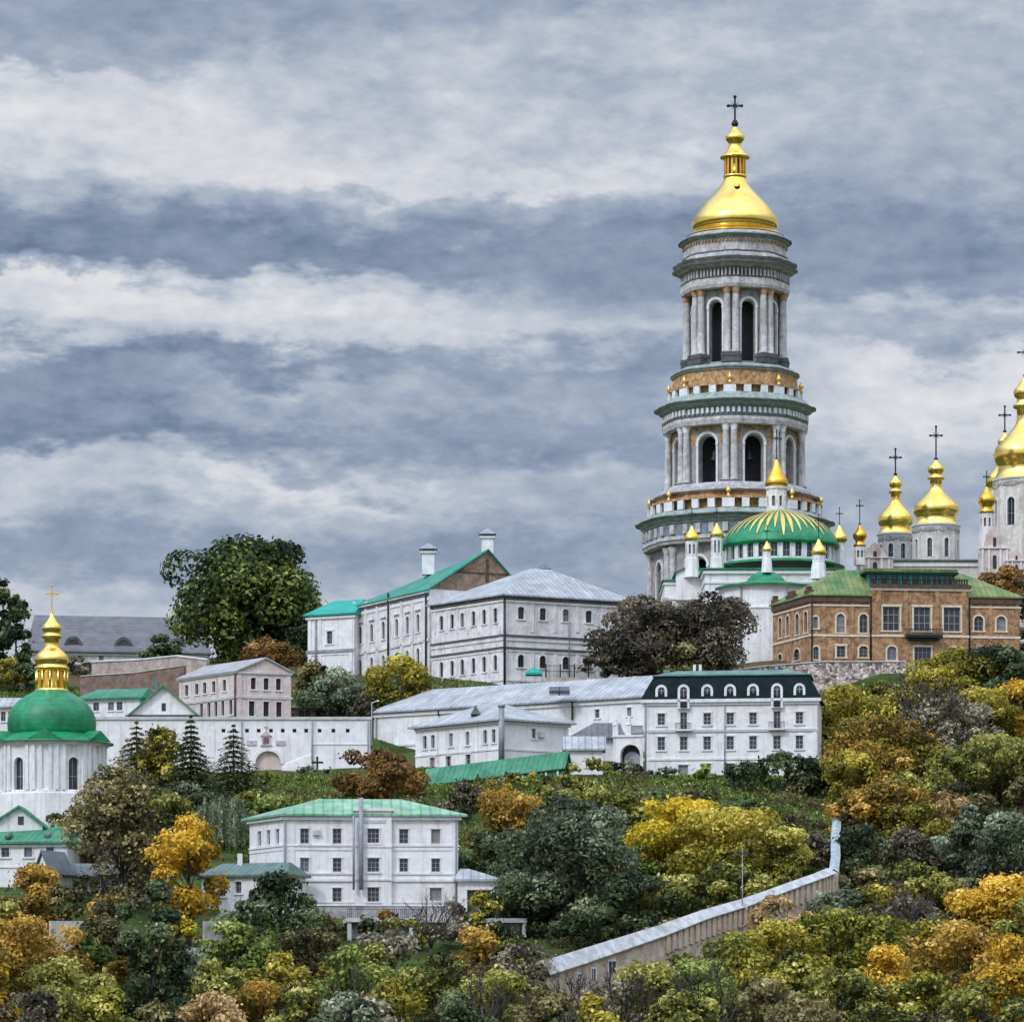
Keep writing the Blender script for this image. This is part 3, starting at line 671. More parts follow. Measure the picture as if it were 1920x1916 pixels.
# ------------------------------------------------------------------ refectory church with the striped dome
def round_church():
    Y = 690.0; k = Y/F; px = 1462; c = xy(px, Y)
    T = thing('round_church', 'white church under a broad green dome with gilded rays, in front of the bell tower', 'church', (c.x, c.y, zr(1245, Y)))
    arch_drum(T, px, Y, 103, 1022, 1062, 28, 13, 1026, 1055, whiteb, off=R(3), trim=.22)
    lathe_part(T, 'drum_roof', px, Y, [(1066,122),(1064,122),(1059,108),(1058.5,100)], greend, 56, False)
    prof = [(1030,107),(1027,112),(1024,112),(1018,110),(1008,104),(996,94),(984,80),(974,62),(967,44),(961,26),(958,20)]
    d = lathe_part(T, 'dome', px, Y, prof, greend, 56)
    pr = lp([(1018,110),(1013,107.4),(1008,104),(1002,99.5),(996,94),(990,87.5),(984,80),(979,71.5),(974,62),(970,53),(967,44),(964,35),(961,26),(959,22)], Y)
    for i in range(40):                            # gilded rays run down from the lantern
        a = 2*math.pi*i/40
        if math.cos(a) < -.2: continue
        q = pr if i % 8 == 0 else pr[2:] if i % 2 == 0 else pr[1 if i % 4 == 1 else 3:]
        n_ = len(q); m = MB(); P = []
        for jj, (z, r) in enumerate(q):
            w = r*math.pi/40*min(.60, .05+1.3*(jj/(n_-1)))
            for sg in (-1, 1): P.append((c.x+(r+.10)*math.sin(a)+sg*w*math.cos(a), c.y-(r+.10)*math.cos(a)+sg*w*math.sin(a), z+.06))
        m.add(P, [(2*j,2*j+1,2*j+3,2*j+2) for j in range(n_-1)]); m.build('gilded_ray', goldpaint, d)
    lx = 1456
    ld = arch_drum(T, lx, Y, 17.5, 918, 960, 8, 6, 931, 950, whiteb, off=R(22.5), trim=.1, name='lantern')
    lathe_part(T, 'lantern_cornice', lx, Y, [(919,18),(917,21),(914,21),(913,17)], trimw, 16, False)
    o = lathe_part(T, 'onion', lx, Y, [(914,17),(911,21),(906,22),(900,20.5),(892,16),(884,11.5),(877,8.5),(870,6),(865,3.5),(860,1.5)], golddk, 28)
    cc = xy(lx, Y); cross(o, cc.x, cc.y, zr(860, Y), zr(806, Y), zr(822, Y), .85, t=.17)
    # small corner cupolas
    for q, Yq, r0, rmax, b0, b1, half, cz in ((1297,682,985,14,1040,1075,15,952),(1344,684,980,13,1038,1068,14,950),(1438,666,1014,9.5,1040,1066,10,985),(1535,668,1010,14.5,1050,1078,15,965),(1574,690,984,15,1022,1062,13,952)):
        s = rmax/14.0; z = lambda d: r0+d*s
        cu = lathe_part(T, 'cupola', q, Yq, [(z(31),10*s),(z(28),13.5*s),(z(24),14.3*s),(z(19),12.5*s),(z(12),7.5*s),(z(6),4*s),(z(0),1.2*s)], gold, 24)
        w = arch_drum(cu, q, Yq, half*.72, z(30), b0+6, 8, 4.2, z(36), b0-1, whiteb, off=R(22.5), trim=0, name='neck')
        lathe_part(cu, 'pedestal', q, Yq, [(b1+8,half*1.05),(b1-8,half*.95),(b0+8,half*.85),(b0+4,half*.7)], whiteb, 8, False)
        cc = xy(q, Yq); cross(cu, cc.x, cc.y, zr(r0-1, Yq), zr(cz, Yq), zr(cz+11, Yq), .55, t=.12)
    # main body, side block and apse
    h = House('x','','', back((1322,672),(1560,672),26),(1322,672),(1560,672),1246,1068,whiteb,obj=T)
    h.bandz(zr(1070,672), .5, .35); h.bandz(zr(1090,672), .35, .2); h.bandz(zr(1108,672), .3, .15, oldwhite); h.finish(); h.wall.name = 'nave_wall'
    h.hip(1.0, greend, .2, .8, o=.6)
    h = House('x','','', back((1246,684),(1334,684),16),(1246,684),(1334,684),1246,1090,whiteb,obj=T)
    for z_ in (1092, 1120, 1150): h.bandz(zr(z_,684), .4, .25, oldwhite)
    h.finish(); h.wall.name = 'side_wall'; h.hip(1.4, greend, .3, .7, o=.5)
    g = House('x','','', back((1268,682),(1326,682),8),(1268,682),(1326,682),1092,1074,whiteb,obj=T); g.finish(); g.wall.name = 'gable_block'; g.gable_f(1.2, greend, .5, .4)
    ax, aY = 1436, 668.0; ac = xy(ax, aY); kk = aY/F
    mb = MB(); mb.lathe(ac.x, ac.y, lp([(1262,86),(1150,86),(1149,88),(1146,88),(1145,86),(1110,86),(1109,89),(1104,90)], aY), 10, smooth=False, a0=-R(108), a1=R(108)); mb.build('apse', whiteb, T)
    ar = MB(); ar.lathe(ac.x, ac.y, lp([(1106,96),(1103,96),(1097,66),(1092,42),(1088,30)], aY), 10, smooth=False, a0=-R(108), a1=R(108)); ar.build('apse_roof', greend, T)
    lathe_part(T, 'apse_dome', ax, aY, [(1096,38),(1091,37),(1085,33),(1078,25),(1072,14),(1069,5)], greend, 32)
    m = MB(); q = (ac.x-87*kk*math.sin(R(36)), ac.y-88*kk*math.cos(R(36))); m.tube((*q, zr(1240,aY)), (*q, zr(1108,aY)), .16, .16, 8); m.build('drainpipe', pipe, T)
round_church()

# ------------------------------------------------------------------ cathedral with gilded domes at the right edge
def cathedral():
    Y = 770.0; k = Y/F; c0 = xy(1840, Y)
    T = thing('cathedral', 'white and pink baroque cathedral with clustered gilded domes at the right edge', 'cathedral', (c0.x, c0.y, zr(1245, Y)))
    def dome(px, Yq, s, top, half, drum_r, drum_bot, nwin, ww, w0, w1, crosstop, base, mat=gold, off=R(22.5), wm=None, frieze=True):
        # top: row where the neck begins; s scales the pear profile
        z = lambda d: base-d*s
        d = lathe_part(T, 'dome', px, Yq, [(z(0),36*s*half),(z(3),33.5*s*half),(z(10),30*s*half),(z(16),29*s*half),(z(19),31.5*s*half),(z(24),34*s*half),(z(30),34.5*s*half),(z(36),32.5*s*half),(z(43),27*s*half),(z(50),20.5*s*half),(z(57),14.5*s*half),(z(63),10.5*s*half),(z(68),9*s*half),(z(80),9*s*half),(z(81),12*s*half),(z(83),13.5*s*half),(z(85),13*s*half),(z(87),9*s*half),(z(92),9*s*half),(z(94),11.5*s*half),(z(99),13*s*half),(z(103),11*s*half),(z(108),6.5*s*half),(z(114),2.5*s*half),(z(118),1*s*half)], mat, 48)
        dr = arch_drum(T, px, Yq, drum_r, base-1, drum_bot, nwin, ww, w0, w1, wm or creamw, off=off, trim=.3)
        lathe_part(T, 'drum_cornice', px, Yq, [(base+7,drum_r+1.5),(base+3,drum_r+3),(base+1,drum_r+5.5),(base-1.5,drum_r+5.5),(base-2,drum_r)], trimw, 32, False)
        cc = xy(px, Yq); kk = Yq/F
        for i in range(0):
            a = 2*math.pi*i/48
            if math.cos(a) > 0 and frieze: m.box((cc.x+(drum_r+1.2)*kk/math.cos(math.pi/nwin)*math.sin(a), cc.y-(drum_r+1.2)*kk/math.cos(math.pi/nwin)*math.cos(a), zr(base+13,Yq)), .3, .3, .35, 0, a)
        if frieze:
            m = MB(); m.lathe(cc.x, cc.y, lp([(base+12,drum_r/math.cos(math.pi/nwin)+.4),(base+8,drum_r/math.cos(math.pi/nwin)+.6)], Yq), 48, smooth=False, cap=False); m.build('frieze', M('patterned_frieze', (.10,.09,.09), (.62,.58,.56), 3.2, detail=2), dr)
        zt = z(118); cross(d, cc.x, cc.y, zr(zt,Yq), zr(crosstop,Yq), zr(crosstop+16*s**.5,Yq), 1.05*s**.5, t=.26)
        return d
    dome(1679, 775, .97, 0, 1.0, 30, 1075, 8, 9, 1022, 1050, 842, 1003)
    dome(1755, 760, 1.08, 0, 1.16, 41, 1080, 8, 9, 1013, 1048, 800, 987)
    dome(1922, 778, 1.68, 0, 1.02, 56, 1080, 8, 15, 938, 990, 640, 902, off=R(10))
    dome(1884, 800, 1.05, 0, 1.0, 30, 1080, 8, 8, 960, 990, 762, 932)
    # small cupolas in front
    for q, Yq, r0, s, bot, ct in ((1850,752,912,1.15,1062,880),(1612,742,983,.95,1060,938)):
        z = lambda d: r0+d*s
        cu = lathe_part(T, 'cupola', q, Yq, [(z(44),9*s),(z(43),13*s),(z(40),12*s),(z(36),8*s),(z(31),10*s),(z(27),13.5*s),(z(22),14.4*s),(z(17),12.5*s),(z(11),7.5*s),(z(5),3.6*s),(z(0),1.2*s)], golddk, 28)
        arch_drum(cu, q, Yq, 10.5*s, z(44), bot, 8, 5, z(52), z(66), whiteb, off=R(22.5), trim=0, name='neck')
        cc = xy(q, Yq)
        if ct < 930 or q == 1612: cross(cu, cc.x, cc.y, zr(r0-1,Yq), zr(ct if q == 1612 else 884,Yq), zr((ct if q == 1612 else 884)+10,Yq), .6, t=.16)
    h = House('x','','', back((1625,752),(2010,752),40),(1625,752),(2010,752),1246,1052,creamw,obj=T)
    h.bandz(zr(1056,752), .6, .3); h.win('f',[1655,1720,1790],1085,1115,11,1.0,trim=.25); h.win('f',[1850,1890],1080,1110,11,1.0,trim=.25); h.finish(); h.wall.name = 'nave_wall'; h.hip(1.6, dkgreenroof, .1, .9, o=.6)
    # curved baroque gables
    for pc, Yg, hw, topr, wr in ((1864,748,30,982,1000),(1905,747,22,1030,1045),(1640,750,34,1018,1034)):
        cc = xy(pc, Yg); kk = Yg/F; fc = Fac((cc.x-hw*kk, Yg), (cc.x+hw*kk, Yg)); m = MB(); zb = zr(1075,Yg); zt = zr(topr,Yg); hh = zt-zb
        pts = [(0,0),(0,.42),(.06,.50),(.17,.55),(.22,.66),(.24,.78),(.34,.84),(.42,.95),(.5,1)]
        pts = pts+[(1-a, b) for a, b in pts[-2::-1]]
        fr = [fc.p(a*fc.L, zb+b*hh, .8) for a, b in pts]; bk = [fc.p(a*fc.L, zb+b*hh, 0) for a, b in pts]
        m.poly(fr); m.poly(bk[::-1])
        for i in range(len(pts)): j = (i+1) % len(pts); m.poly([fr[j], fr[i], bk[i], bk[j]])
        g = m.build('gable', pinkw, T)
        for a in (.12,.32,.68,.88):
            mm = MB(); fc.bar(mm, (a-.03)*fc.L, (a+.03)*fc.L, zb, zb+hh*.48, .78, 1.0); mm.build('pilaster', trimw, g)
        mm = MB(); hole = (fc.L*.45, fc.L*.55, zb+hh*.52, zb+hh*.72, 1.0)
        mm.poly([fc.p(u, z, .83) for u, z in outline(*hole)]); mm.build('niche', darkin, g)
        mm = MB(); hole = (fc.L*.44, fc.L*.56, zb+hh*.08, zb+hh*.36, 1.0)
        mm.poly([fc.p(u, z, .83) for u, z in outline(*hole)]); mm.build('niche', darkin, g)
        mm = MB(); fc.bar(mm, -.2, fc.L+.2, zb+hh*.49, zb+hh*.52, .7, 1.15); mm.build('cornice', trimw, g)
cathedral()

# ------------------------------------------------------------------ church with the plain green dome at the left edge
def green_dome_church():
    Y = 500.0; k = Y/F; px = 97; c = xy(px, Y)
    T = thing('green_dome_church', 'white church with a plain bright green dome and gilded lantern at the left edge', 'church', (c.x, c.y, zr(1512, Y)))
    dr = arch_drum(T, px, Y, 101, 1394, 1488, 12, 20, 1426, 1486, whiteb, off=0, trim=.18, depth=.45, vismin=.2, only=1)
    for fa in (0, 60, -60):
        for da in (-19, -12, -5, 5, 12, 19):
            a = R(fa+da); m = MB(); rr_ = 101/math.cos(R(min(abs(da), 30-abs(da))))
            m.box((c.x+rr_*k*math.sin(a), c.y-rr_*k*math.cos(a), zr(1487,Y)), .42, .5, zr(1402,Y)-zr(1487,Y), 0, a); m.build('pilaster', trimw, dr)
    lathe_part(T, 'drum_cornice', px, Y, [(1404,104),(1401,107),(1398,107),(1397,111),(1394,112),(1393,104)], trimw, 12, False, None)
    lathe_part(T, 'drum_base', px, Y, [(1590,112),(1493,112),(1492,108),(1488,108),(1486,104)], whiteb, 12, False)
    lathe_part(T, 'skirt_roof', px, Y, [(1396,116),(1394,116),(1390,104),(1384,90),(1378,80),(1374,74)], greend, 48)
    d = lathe_part(T, 'dome', px, Y, [(1382,75),(1378,79),(1370,82),(1358,83),(1346,82),(1336,78.5),(1326,73),(1317,65),(1309,55),(1303,45),(1298,36),(1294,30)], greend, 56)
    for sgn in (0, -60, 60):
        a = R(sgn); q = (c.x+102*k*math.sin(a), c.y-102*k*math.cos(a)); mm = MB(); w = 32*k; ca, sa = math.cos(a), math.sin(a)
        b0 = (c.x+70*k*math.sin(a), c.y-70*k*math.cos(a)); q = (c.x+113*k*math.sin(a), c.y-113*k*math.cos(a)); z0, z1 = zr(1393,Y), zr(1374,Y)
        mm.add([(q[0]-w*ca, q[1]-w*sa, z0),(q[0]+w*ca, q[1]+w*sa, z0),(q[0],q[1],z1),(b0[0]-w*.4*ca,b0[1]-w*.4*sa,z0+.3),(b0[0]+w*.4*ca,b0[1]+w*.4*sa,z0+.3),(b0[0],b0[1],z1)], [(0,1,2),(0,2,5,3),(2,1,4,5)])
        mm.build('roof_pediment', greend, T)
    l = MB(); l.lathe(c.x, c.y, lp([(1297,31),(1292,31),(1291,27),(1258,27),(1257,31),(1254,33),(1251,32),(1248,27),(1245,29),(1240,32),(1234,32),(1228,29),(1222,23),(1217,17),(1213,14),(1198,13.5),(1197,17),(1194,19.5),(1192,19),(1189,14),(1185,15),(1181,18.5),(1177,19),(1172,16),(1165,10),(1158,5.5),(1151,2.5),(1147,1)], Y), 40)
    ln = l.build('lantern', gold, T)
    for i in range(12):
        a = R(30*i+15); m = MB()
        if math.cos(a) > -.1: m.box((c.x+27*k*math.sin(a), c.y-27*k*math.cos(a), zr(1290,Y)), .42, .22, 1.95, 0, a); m.build('lantern_opening', golddk, ln)
    for i in range(12):
        a = R(30*i); m = MB()
        if math.cos(a) > -.1: m.tube((c.x+29*k*math.sin(a), c.y-29*k*math.cos(a), zr(1292,Y)), (c.x+29*k*math.sin(a), c.y-29*k*math.cos(a), zr(1257,Y)), .17, .15, 8); m.build('colonnette', gold, ln)
    cross(T, c.x, c.y, zr(1148,Y), zr(1098,Y), zr(1113,Y), .72, golddk, .13)
    h = House('x','','', back((-40,512),(200,512),14),(-40,512),(200,512),1530,1500,whiteb,obj=T); h.finish(); h.wall.name = 'nave_wall'; h.hip(.7, greend, .3, .7)
green_dome_church()
# ------------------------------------------------------------------ orange brick house
def brick_house():
    h = House('brick_house', 'orange brick two storey house with mossy green roof on the stone terrace', 'house', (1449,649), (1520,634), (1912,638), 1240, 1117, brick)
    kw = dict(trim=.28, tm=bricktrim, mull=(1,2), bar=.07)
    h.win('f', [1576,1619], 1151,1186,15,1.0,**kw); h.win('f',[1529],1156,1178,9,1.0,**kw); h.win('f',[1835,1877],1155,1183,17,1.0,**kw)
    h.win('f',[1530],1212,1236,10,1.0,**kw); h.win('f',[1577],1211,1232,16,0,**kw); h.win('f',[1619],1211,1232,16,.7,**kw); h.win('f',[1840,1879],1213,1238,17,.8,**kw)
    h.win('s',[1463,1477],1156,1194,5.5,1.0,ref=1470,trim=.2,tm=bricktrim); h.win('s',[1495,1511],1148,1188,6.5,1.0,ref=1503,trim=.2,tm=bricktrim)
    h.win('s',[1463],1226,1238,7,.8,ref=1463,trim=.2,tm=bricktrim); h.win('s',[1494],1216,1238,12,.9,ref=1494,trim=.2,tm=bricktrim)
    h.finish(.35)
    # projecting middle bay
    fc0 = h.f; ua, ub = fc0.u(1634), fc0.u(1814); q = lambda u, w: fc0.A+fc0.d*u+fc0.n*w
    A, B = q(ua, .7), q(ub, .7); fb = Fac(A, B); zt = fb.z(1097, fb.L/2); zb = h.zb-3; holes = []; kws = []
    def bw(pxs, r0, r1, wpx, arch, **k):
        for px in pxs:
            u = fb.u(px); hw = wpx/2*abs(fb.u(px+1)-fb.u(px)); holes.append((u-hw, u+hw, fb.z(r1, fb.L/2), fb.z(r0, fb.L/2), arch)); kws.append(k)
    bw([1671,1729,1785],1138,1183,31,0,trim=.3,tm=bricktrim,mull=(2,2),bar=.12); bw([1672,1787],1212,1238,17,.8,trim=.25,tm=bricktrim); bw([1730],1213,1239,31,0,trim=.25,tm=bricktrim,mull=(3,1))
    m = MB(); fb.wall(m, zb, zt, holes, .35); 
    for u0, sg in ((0, -1), (fb.L, 1)):
        p0, p1 = fb.p(u0, zb), fb.p(u0, zb, -.75); p2, p3 = fb.p(u0, zt, -4), fb.p(u0, zt)
        pl = [fb.p(u0, zb), fb.p(u0, zb, -4), fb.p(u0, zt, -4), fb.p(u0, zt)]
        m.poly(pl if sg > 0 else pl[::-1])
    m.poly([fb.p(0, zt), fb.p(fb.L, zt), fb.p(fb.L, zt, -4), fb.p(0, zt, -4)]); m.build('bay', brick, h.o)
    for hh, k in zip(holes, kws): window(h.o, fb, hh, .35, **k)
    for px in (1640,1648,1698,1757,1808):
        m = MB(); u = fb.u(px); fb.bar(m, u-.35, u+.35, fb.z(1190,u), zt-.9, -.04, .16); m.build('pilaster', brick, h.o)
    m = MB(); fb.bar(m, -.25, fb.L+.25, zt-.9, zt-.44, -.05, .25); fb.bar(m, -.4, fb.L+.4, zt-.448, zt+.05, -.05, .5, 1); m.build('cornice', [bricktrim, brickdk], h.o)
    zc = fb.z(1190, fb.L/2)
    m = MB(); fb.bar(m, -.12, fb.L+.12, zc-.4, zc, -.05, .16); m.build('string_course', bricktrim, h.o)
    zc = h.f.z(1191, h.f.L/2)
    for fc_, x0, x1 in ((h.f, -.12, ua-.02), (h.f, ub+.02, h.f.L+.12), (h.s, 0, h.s.L-.13)): m = MB(); fc_.bar(m, x0, x1, zc-.35, zc, -.05, .14); m.build('string_course', bricktrim, h.o)
    z = h.ze
    for fc_, x0, x1 in ((h.f, -.3, ua-.02), (h.f, ub+.02, h.f.L+.3), (h.s, 0, h.s.L-.31)):
        m = MB(); fc_.bar(m, x0, x1, z-.95, z-.05, -.05, .3); m.build('cornice', brickdk, h.o)
        m = MB(); fc_.bar(m, x0+.02, x1-.02, z-1.6, z-1.35, -.05, .16); m.build('string_course', bricktrim, h.o)
    for px, w in ((1453,6),(1484,14),(1516,8)):
        m = MB(); u = h.s.u(px); w_ = w/2*abs(h.s.u(px+1)-h.s.u(px)); h.s.bar(m, u-w_, min(u+w_, h.s.L-.02), z-.04, z+1.0, -.6, .4); h.s.bar(m, u-w_*.6, min(u+w_*.6, h.s.L-.02), z+1.003, z+1.6, -.4, .3); m.build('parapet_block', brickdk, h.o)
    for px in (1545,1598,1632,1820,1857,1906):
        m = MB(); u = h.f.u(px); h.f.bar(m, u-.3, u+.3, h.zb-2, z-.8, -.04, .13); m.build('pilaster', brick, h.o)
    h.hip(5.0, moss, .2, .78, .4, o=.5)
    # clerestory behind the parapet of the bay, under a flat dark edged roof
    Ac, Bc = q(fc0.u(1633), -2.2), q(fc0.u(1792), -2.2); cf = Fac(Ac, Bc); z0 = zt+.02; z1 = cf.z(1077, cf.L/2); hs = []
    n = 8
    for i in range(n): u = cf.L*(i+.5)/n; hs.append((u-cf.L/n*.34, u+cf.L/n*.34, z0+.5, z1-.2, 0))
    m = MB(); cf.wall(m, z0-1, z1, hs, .25)
    for u0, sg in ((0,-1),(cf.L,1)):
        pl = [cf.p(u0,z0-1), cf.p(u0,z0-1,-5), cf.p(u0,z1,-5), cf.p(u0,z1)]; m.poly(pl if sg > 0 else pl[::-1])
    cl = m.build('clerestory', teal, h.o)
    for x in hs:
        m = MB(); m.poly([cf.p(u, z_, -.25) for u, z_ in outline(*x)]); um = (x[0]+x[1])/2; cf.bar(m, um-.06, um+.06, x[2], x[3], -.24, -.15, 1); m.build('window', [glass, frame_w], cl)
    m = MB(); cf.bar(m, -.8, cf.L+.8, z1+.005, z1+.32, -6, .9); cf.bar(m, -.7, cf.L+.7, z1+.325, z1+.85, -6, .6, 1); m.build('flat_roof', [iron, moss], h.o)
    m = MB(); fb.bar(m, 0, fb.L, zt+.06, zt+.2, -.3, .1); fb.bar(m, 0, fb.L, zt+.85, zt+.98, -.3, .1)
    for i in range(37): u = fb.L*(i+.5)/37; fb.bar(m, u-.1, u+.1, zt+.2, zt+.85, -.2, 0)
    m.build('parapet_railing', iron, h.o)
    # balcony
    u = fb.u(1730); zz = fb.z(1190, fb.L/2); m = MB(); fb.bar(m, u-3, u+3, zz-.55, zz-.1, .17, 1.5); fb.bar(m, u-2.4, u+2.4, zz-1.0, zz-.552, .17, .9)
    bal = m.build('balcony', iron, h.o)
    m = MB(); fb.bar(m, u-3, u+3, zz+.75, zz+.85, 1.38, 1.48)
    for i in range(25): x = u-2.95+5.9*i/24; fb.bar(m, x-.04, x+.04, zz-.1, zz+.75, 1.4, 1.46)
    for sd in (-2.97, 2.97):
        fb.bar(m, u+sd-.05, u+sd+.05, zz+.75, zz+.85, .17, 1.378)
    m.build('railing', iron, bal)
    h.drain('f', 1632, 1118, 1238, .14, iron); h.drain('f', 1817, 1120, 1238, .14, iron); h.drain('f', 1522, 1120, 1240, .12, iron)
brick_house()

# ------------------------------------------------------------------ white range on the hill crest
def corner_building():
    h = House('corner_building', 'white two storey building with a pale grey hipped roof, left of the dark bushy trees', 'building', (809,645), (943,630), (1182,640), 1290, 1117, oldwhite)
    kw = dict(trim=.2, tm=oldwhite, mull=(1,1), fm=frame_d, bar=.07)
    h.win('f',[977,1018,1061,1104,1152],1140,1163,11.5,.5,ref=1020,**kw); h.win('f',[977,1018,1061,1104,1150],1229,1253,12,1.0,ref=1020,**kw)
    h.win('s',[828,848,867,888,908,929],1147,1174,6.5,.6,ref=880,**kw); h.win('s',[828,848,867,888,908,929],1233,1262,6.5,.9,ref=890,**kw)
    h.finish(.32)
    z = lambda r: zr(r, 630)
    h.bandz(z(1117.5), .45, .32, dark_st); h.bandz(z(1124), .35, .2, oldwhite); h.bandz(z(1189), .32, .3, dark_st); h.bandz(z(1193), .6, .16, oldwhite); h.bandz(z(1212), .3, .26, dark_st); h.bandz(z(1216), .4, .12, oldwhite); h.bandz(z(1272), .35, .14, oldwhite)
    for px in (948,998,1040,1083,1128,1176):
        h.pil('f', px, 6, 1129, 1186, .1, oldwhite); h.pil('f', px, 6, 1217, 1286, .1, oldwhite)
    for px in (816,838,858,878,898,918,937): h.pil('s', px, 3, 1136, 1188, .09, oldwhite)
    h.hip(5.9, greyroof, .5, .66, .5, o=.7)
    h.drain('f', 945, 1120, 1288, .17, iron); h.drain('f', 1066, 1120, 1280, .1)
    c = xy(1020, 648)
    m = MB(); m.box((c.x, c.y, zr(1092,648)), 1.6, 1.6, 2.1); m.add([(c.x-1.2,c.y-1.2,zr(1068,648)),(c.x+1.2,c.y-1.2,zr(1068,648)),(c.x+1.2,c.y+1.2,zr(1068,648)),(c.x-1.2,c.y+1.2,zr(1068,648)),(c.x,c.y,zr(1056,648))],[(0,1,4),(1,2,4),(2,3,4),(3,0,4),(3,2,1,0)]); m.build('roof_vent', dkgreenroof, h.o)
    m = MB()
    for px in (1038,1052):
        q = xy(px, 645); m.box((q.x,q.y,zr(1092,645)), .6,.6,.9)
    m.build('roof_hatch', pipe, h.o)
corner_building()
def long_building():
    h = House('long_building', 'long white building with a brown brick gable and green roof, tallest of the left range', 'building', (662,672), (805,647), (985,655), 1300, 1104, oldwhite)
    kw = dict(trim=.28, tm=trimw, mull=(0,2), fm=frame_d, bar=.07)
    h.win('s',[676,697,719,744,764,784],1163,1196,5.5,.7,ref=730,**kw); h.win('s',[676,697,719,744,764,784],1226,1262,5.5,.9,ref=730,**kw)
    h.finish(.35)
    z = lambda r: zr(r, 647)
    h.bandz(z(1105), .5, .4, oldwhite, 's'); h.bandz(z(1112), .3, .22, dark_st, 's'); h.bandz(z(1120), .4, .14, trimw, 's'); h.bandz(z(1197), .4, .2, oldwhite, 's')
    for px in (665,687,708,731,754,774,797): h.pil('s', px, 4, 1128, 1290, .2, oldwhite)
    for px in (676,697,719,744,764,784):
        u = h.s.u(px); m = MB(); zt = h.s.z(1160, h.s.u(730)); h.s.bar(m, u-.95, u+.95, zt+.35, zt+.6, -.03, .35); h.s.bar(m, u-.55, u+.55, zt+.603, zt+1.1, -.03, .25); m.build('window_pediment', trimw, h.o)
    h.gable_f(6.9, tealdk, .60, .5, gablebrick, far=(.78, 4.6))
    # lower ridge of the far half, and chimneys
    h.chimney(803, 660, 1038, 1078, 23, whiteb); h.chimney(914, 655, 1010, 1055, 22, whiteb)
    h.drain('s', 731, 1112, 1285, .2, iron); h.drain('s', 801, 1110, 1300, .16, iron)
    m = MB(); fc = h.f; u = fc.L*.62; zz = h.ze
    fc.bar(m, u-.55, u+.55, zz+1.4, zz+2.7, -.02, .05); m.build('gable_hatch', gablebrick, h.o)
    m = MB(); fc.bar(m, fc.L*.25, fc.L*.95, zz+3.0, zz+3.2, -.02, .12); fc.bar(m, fc.L*.585, fc.L*.615, zz, zz+5.5, -.02, .08); m.build('gable_beam', brickdk, h.o)
long_building()
def tower_block():
    h = House('stair_tower', 'small square white block with a bright teal roof beside the large green tree', 'tower', back((577,672),(664,668),9), (577,672), (664,668), 1292, 1156, whiteb)
    h.win('f',[618],1183,1207,10,0,trim=.3,mull=(1,2)); h.finish()
    h.bandz(zr(1158,672), .4, .3); h.bandz(zr(1220,672), .5, .25, copper); h.bandz(zr(1227,672), .3, .12)
    for px in (581,600,658): h.pil('f', px, 6, 1162, 1288, .14)
    h.hip(3.0, teal, .3, .95, .5, o=.6); h.drain('f', 593, 1160, 1285, .14)
tower_block()

# ------------------------------------------------------------------ long low store, front house, hut, gallery, gate
def low_range():
    h = House('long_store', 'long low white building with a wide grey metal roof, below the hipped white building', 'building', back((701,600),(1212,573),13), (701,600), (1212,573), 1442, 1338, whiteb)
    h.win('f',[746],1412,1420,6,0,trim=0,sill=False,mull=(0,0)); h.win('f',[1120,1180],1328,1344,8,0,trim=.12); h.finish()
    h.bandz(zr(1340,600), .45, .3); h.bandz(zr(1397,600), .35, .14, trimw, 'f')
    h.hip(3.9, greyroof, .13, .97, .5, o=.7); h.drain('f', 824, 1332, 1342, .15, iron); h.drain('f', 1075, 1312, 1350, .16, brickdk); h.drain('f', 706, 1345, 1440, .14)
    for px, Yq, r0, r1, w in ((1147,584,1270,1296,9),(1192,582,1268,1292,12)): h.chimney(px, Yq, r0, r1, w, concrete, False)
    for px in (1040,1058):
        q = xy(px, 578); m = MB(); zz = zr(1302,578); m.hexa([(q.x-.8,q.y-1,zz),(q.x+.8,q.y-1,zz),(q.x+.8,q.y+1.5,zz),(q.x-.8,q.y+1.5,zz)], [(q.x-.8,q.y-.9,zz+.5),(q.x+.8,q.y-.9,zz+.5),(q.x+.8,q.y+1.5,zz+1.3),(q.x-.8,q.y+1.5,zz+1.3)]); m.build('skylight', glass, h.o)
low_range()
